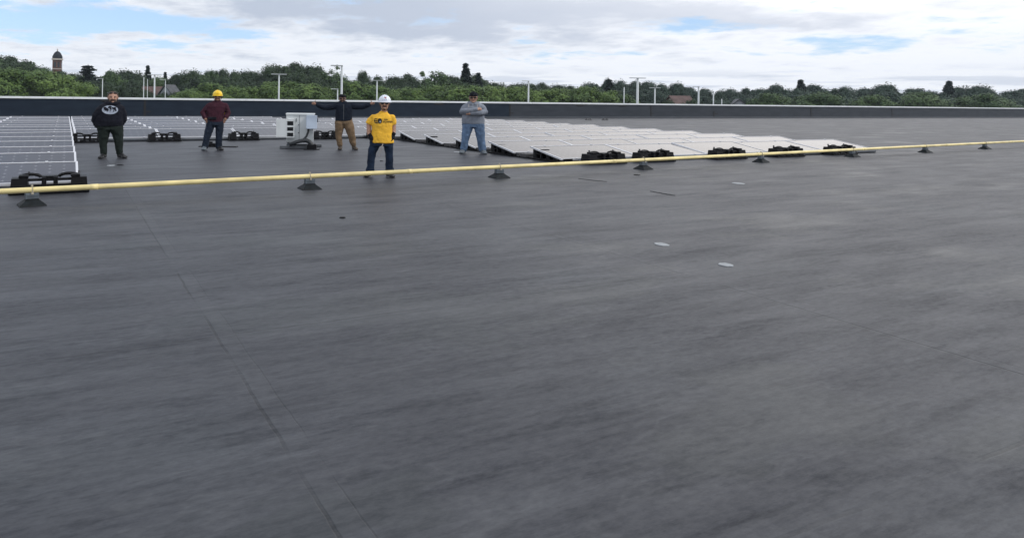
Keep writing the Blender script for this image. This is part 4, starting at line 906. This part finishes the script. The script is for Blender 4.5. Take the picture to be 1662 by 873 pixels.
def belt(root): _mk(lambda mb: mb.box(tuple(p3.P(343.8, 192.6, -.16)), (.26, .05, .085), bev=.012)).build('tool_pouch', F_glove, root)
def bottle(root): _mk(lambda mb: mb.ell(tuple(p3.P(363.2, 186.6, .12)), (.035, .03, .09))).build('glove_at_belt', F_hy, root, smooth=True)
p3 = p; p.parts += [belt, bottle]
p.hardhat(352, 147.2, 156.6, 8.8, F_hy, True); p.glasses(up=-.05, thick=.8); p.beard(M_hair, False, True)
p.finish()

# ---- man with arms spread
p = Person(561, 242.8, 21.6, 'man in navy jacket and tan trousers with arms spread and thumbs up', SK2)
p.head(554.6, 154.4, 166.2, 5.8); p.neck(554.8, 163, 169, 4.2)
def tor4(mb, g=1.0): p.rings(mb, [(196, 557, 13.6*g, .16*g, 0), (188, 557.2, 13.6*g, .165*g, 0), (178, 557.4, 13.8*g, .165*g, .0), (171, 557.2, 14.2*g, .155*g, .01), (167.4, 556.4, 12.4*g, .13*g, .02), (165.6, 555.4, 8*g, .1*g, .02), (163.8, 555, 6*g, .085*g, .02)])
tor4(p.body, .85)
A1 = [(547, 171.4, .02), (535, 173.6, .0), (525.5, 174.6, -.03), (517, 171.4, -.06), (511.6, 168.6, -.08)]; A2 = [(567.6, 171.2, .02), (578, 173.2, .0), (587, 173.6, -.03), (595, 171.0, -.06), (600.4, 168.4, -.08)]
for A in (A1, A2): p.limb(p.body, A, [3.2, 3.2, 2.8, 2.3, 1.9])
def jack(mb):
    tor4(mb)
    for A in (A1, A2): p.limb(mb, A[:4]+[tuple(np.array(A[3])*.4+np.array(A[4])*.6)], [5.2, 5.0, 4.4, 3.8, 3.2])
    c = p.P(555.2, 165.2, .01); mb.tube([(c.x+.095*math.cos(a), .01+.09*math.sin(a), c.z) for a in np.linspace(0, 2*PI, 15)], .03, 8)
def zipp(o): _mk(lambda mb: mb.add(project(o, [(p4.P(557, y).x+dx, p4.P(557, y).z) for y in np.linspace(169, 194, 14) for dx in (-.006, .006)], .004), [(2*i, 2*i+1, 2*i+3, 2*i+2) for i in range(13)])).build('zip', M_rail, o)
p4 = p
p.garment('jacket', F_navy, jack, disp=.024, after=zipp)
for sgn, wr in ((-1, p.P(511.8, 168.8, -.08)), (1, p.P(600.2, 168.6, -.08))):
    dv = Vector((sgn*.93, -.1, .36)).normalized(); pe = wr+dv*.085; ac = Vector((0, .15, 1)); ac = (ac-dv*ac.dot(dv)).normalized()
    p.fingers(wr, pe, curled(pe-ac*.012, dv, ac, Vector((-sgn*.1, -1, 0)).normalized(), L=.075), .0095, None, [wr+dv*.05+ac*.02, wr+dv*.06+ac*.07, wr+dv*.055+ac*.125])
legs(p, F_tan, 'trousers', [([(550.6, 199, 0), (550.2, 209, -.01), (549.4, 222, -.01), (551.6, 234.5, .01)], [8.2, 7.0, 5.2, 4.6]), ([(564, 199, 0), (567.6, 209, -.01), (570.6, 221, -.02), (573.2, 233.5, .01)], [8.4, 7.6, 6.0, 4.8])], 201, 557.6, 14.2, .15, 192, .03)
p.shoe(552.2, 243, -.6, F_bootb, 4.8); p.shoe(574.4, 243.6, 3.4, F_bootb, 5.0)
p.cap(152.6, 157.4, 6.0, F_cap, 554.4, .6); p.glasses(thick=1.0); p.beard(M_hair, True, True); p.hair(M_hair)
p.finish()

# ---- man with folded arms
p = Person(767.5, 250.0, 20.7, 'man in grey hoodie, black cap and light blue jeans with folded arms', SK1)
p.head(767, 151.5, 168.2, 6.9); p.neck(767, 164, 171, 5)
def tor5(mb, g=1.0): p.rings(mb, [(201.5, 767.2, 18.4*g, .175*g, 0), (194, 767.2, 18.8*g, .185*g, 0), (184, 767.2, 18.0*g, .18*g, .0), (175, 767.3, 17.6*g, .17*g, .01), (170.8, 767.4, 14.6*g, .15*g, .02), (167.6, 767.3, 10.5*g, .12*g, .02), (165, 767.2, 8.6*g, .11*g, .02)])
tor5(p.body, .85)
A1 = [(755.4, 174.6, .02), (748.6, 181.4, -.04), (758, 181.0, -.21), (774, 177.6, -.27)]; A2 = [(779.6, 174.6, .02), (786.4, 182, -.04), (779, 183.4, -.22), (762, 184.2, -.24)]
for A in (A1, A2): p.limb(p.body, A, [4.8, 4.2, 3.4, 2.8])
def gh(mb):
    tor5(mb)
    for A in (A1, A2): p.limb(mb, [A[0], tuple((np.array(A[0])+np.array(A[1]))/2), A[1], A[2], tuple(np.array(A[2])*.1+np.array(A[3])*.9)], [6.6, 6.2, 5.2, 4.4, 3.6])
    c = p.P(767.2, 168.2, .03); mb.tube([(c.x+.15*math.cos(a), .02+.14*math.sin(a), c.z+.03*math.sin(a)) for a in np.linspace(-PI*.40, PI*1.40, 15)], .042, 10, round_ends=True)
def strings(o):
    for x in (760, 774): _mk(lambda mb: mb.tube([p5.P(x, 169, -.17), p5.P(x-.5, 174.5, -.19)], .008, 6)).build('drawstring', M_stone, o)
p5 = p
p.garment('hoodie', F_grey, gh, disp=.026, after=strings)
wr = p.P(774, 177.4, -.28); dv = Vector((1, .1, .05)).normalized(); p.fingers(wr, wr+dv*.07, curled(wr+dv*.07, dv, Vector((0, 0, 1)), Vector((.2, .9, 0)).normalized(), L=.08), .009, None, [wr+dv*.02+Vector((0, 0, .02)), wr+dv*.04+Vector((0, 0, .05)), wr+dv*.07+Vector((0, 0, .065))])
wr = p.P(761.5, 184.4, -.25); dv = Vector((-1, .2, -.05)).normalized(); p.fingers(wr, wr+dv*.07, curled(wr+dv*.07, dv, Vector((0, 0, 1)), Vector((-.3, .9, 0)).normalized(), L=.06), .009)
legs(p, F_blue, 'jeans', [([(759, 204, 0), (756.6, 215, -.01), (754.4, 229, -.01), (752.4, 242.5, .01)], [9.4, 7.6, 6.0, 5.8]), ([(776.4, 204, 0), (778.6, 215, -.01), (780.4, 229, -.01), (783, 242.5, .01)], [9.4, 7.8, 6.4, 6.4])], 207, 767.2, 18.2, .165, 198, .03)
p.shoe(751.6, 250.4, -2, F_sneak, 5.6); p.shoe(783.4, 251.2, 2.8, F_sneak, 6.0)
p.cap(149.2, 156.6, 7.2, F_cap, 767, 1.0); p.glasses(thick=.9, up=.0); p.hair(M_brown)
p.finish()
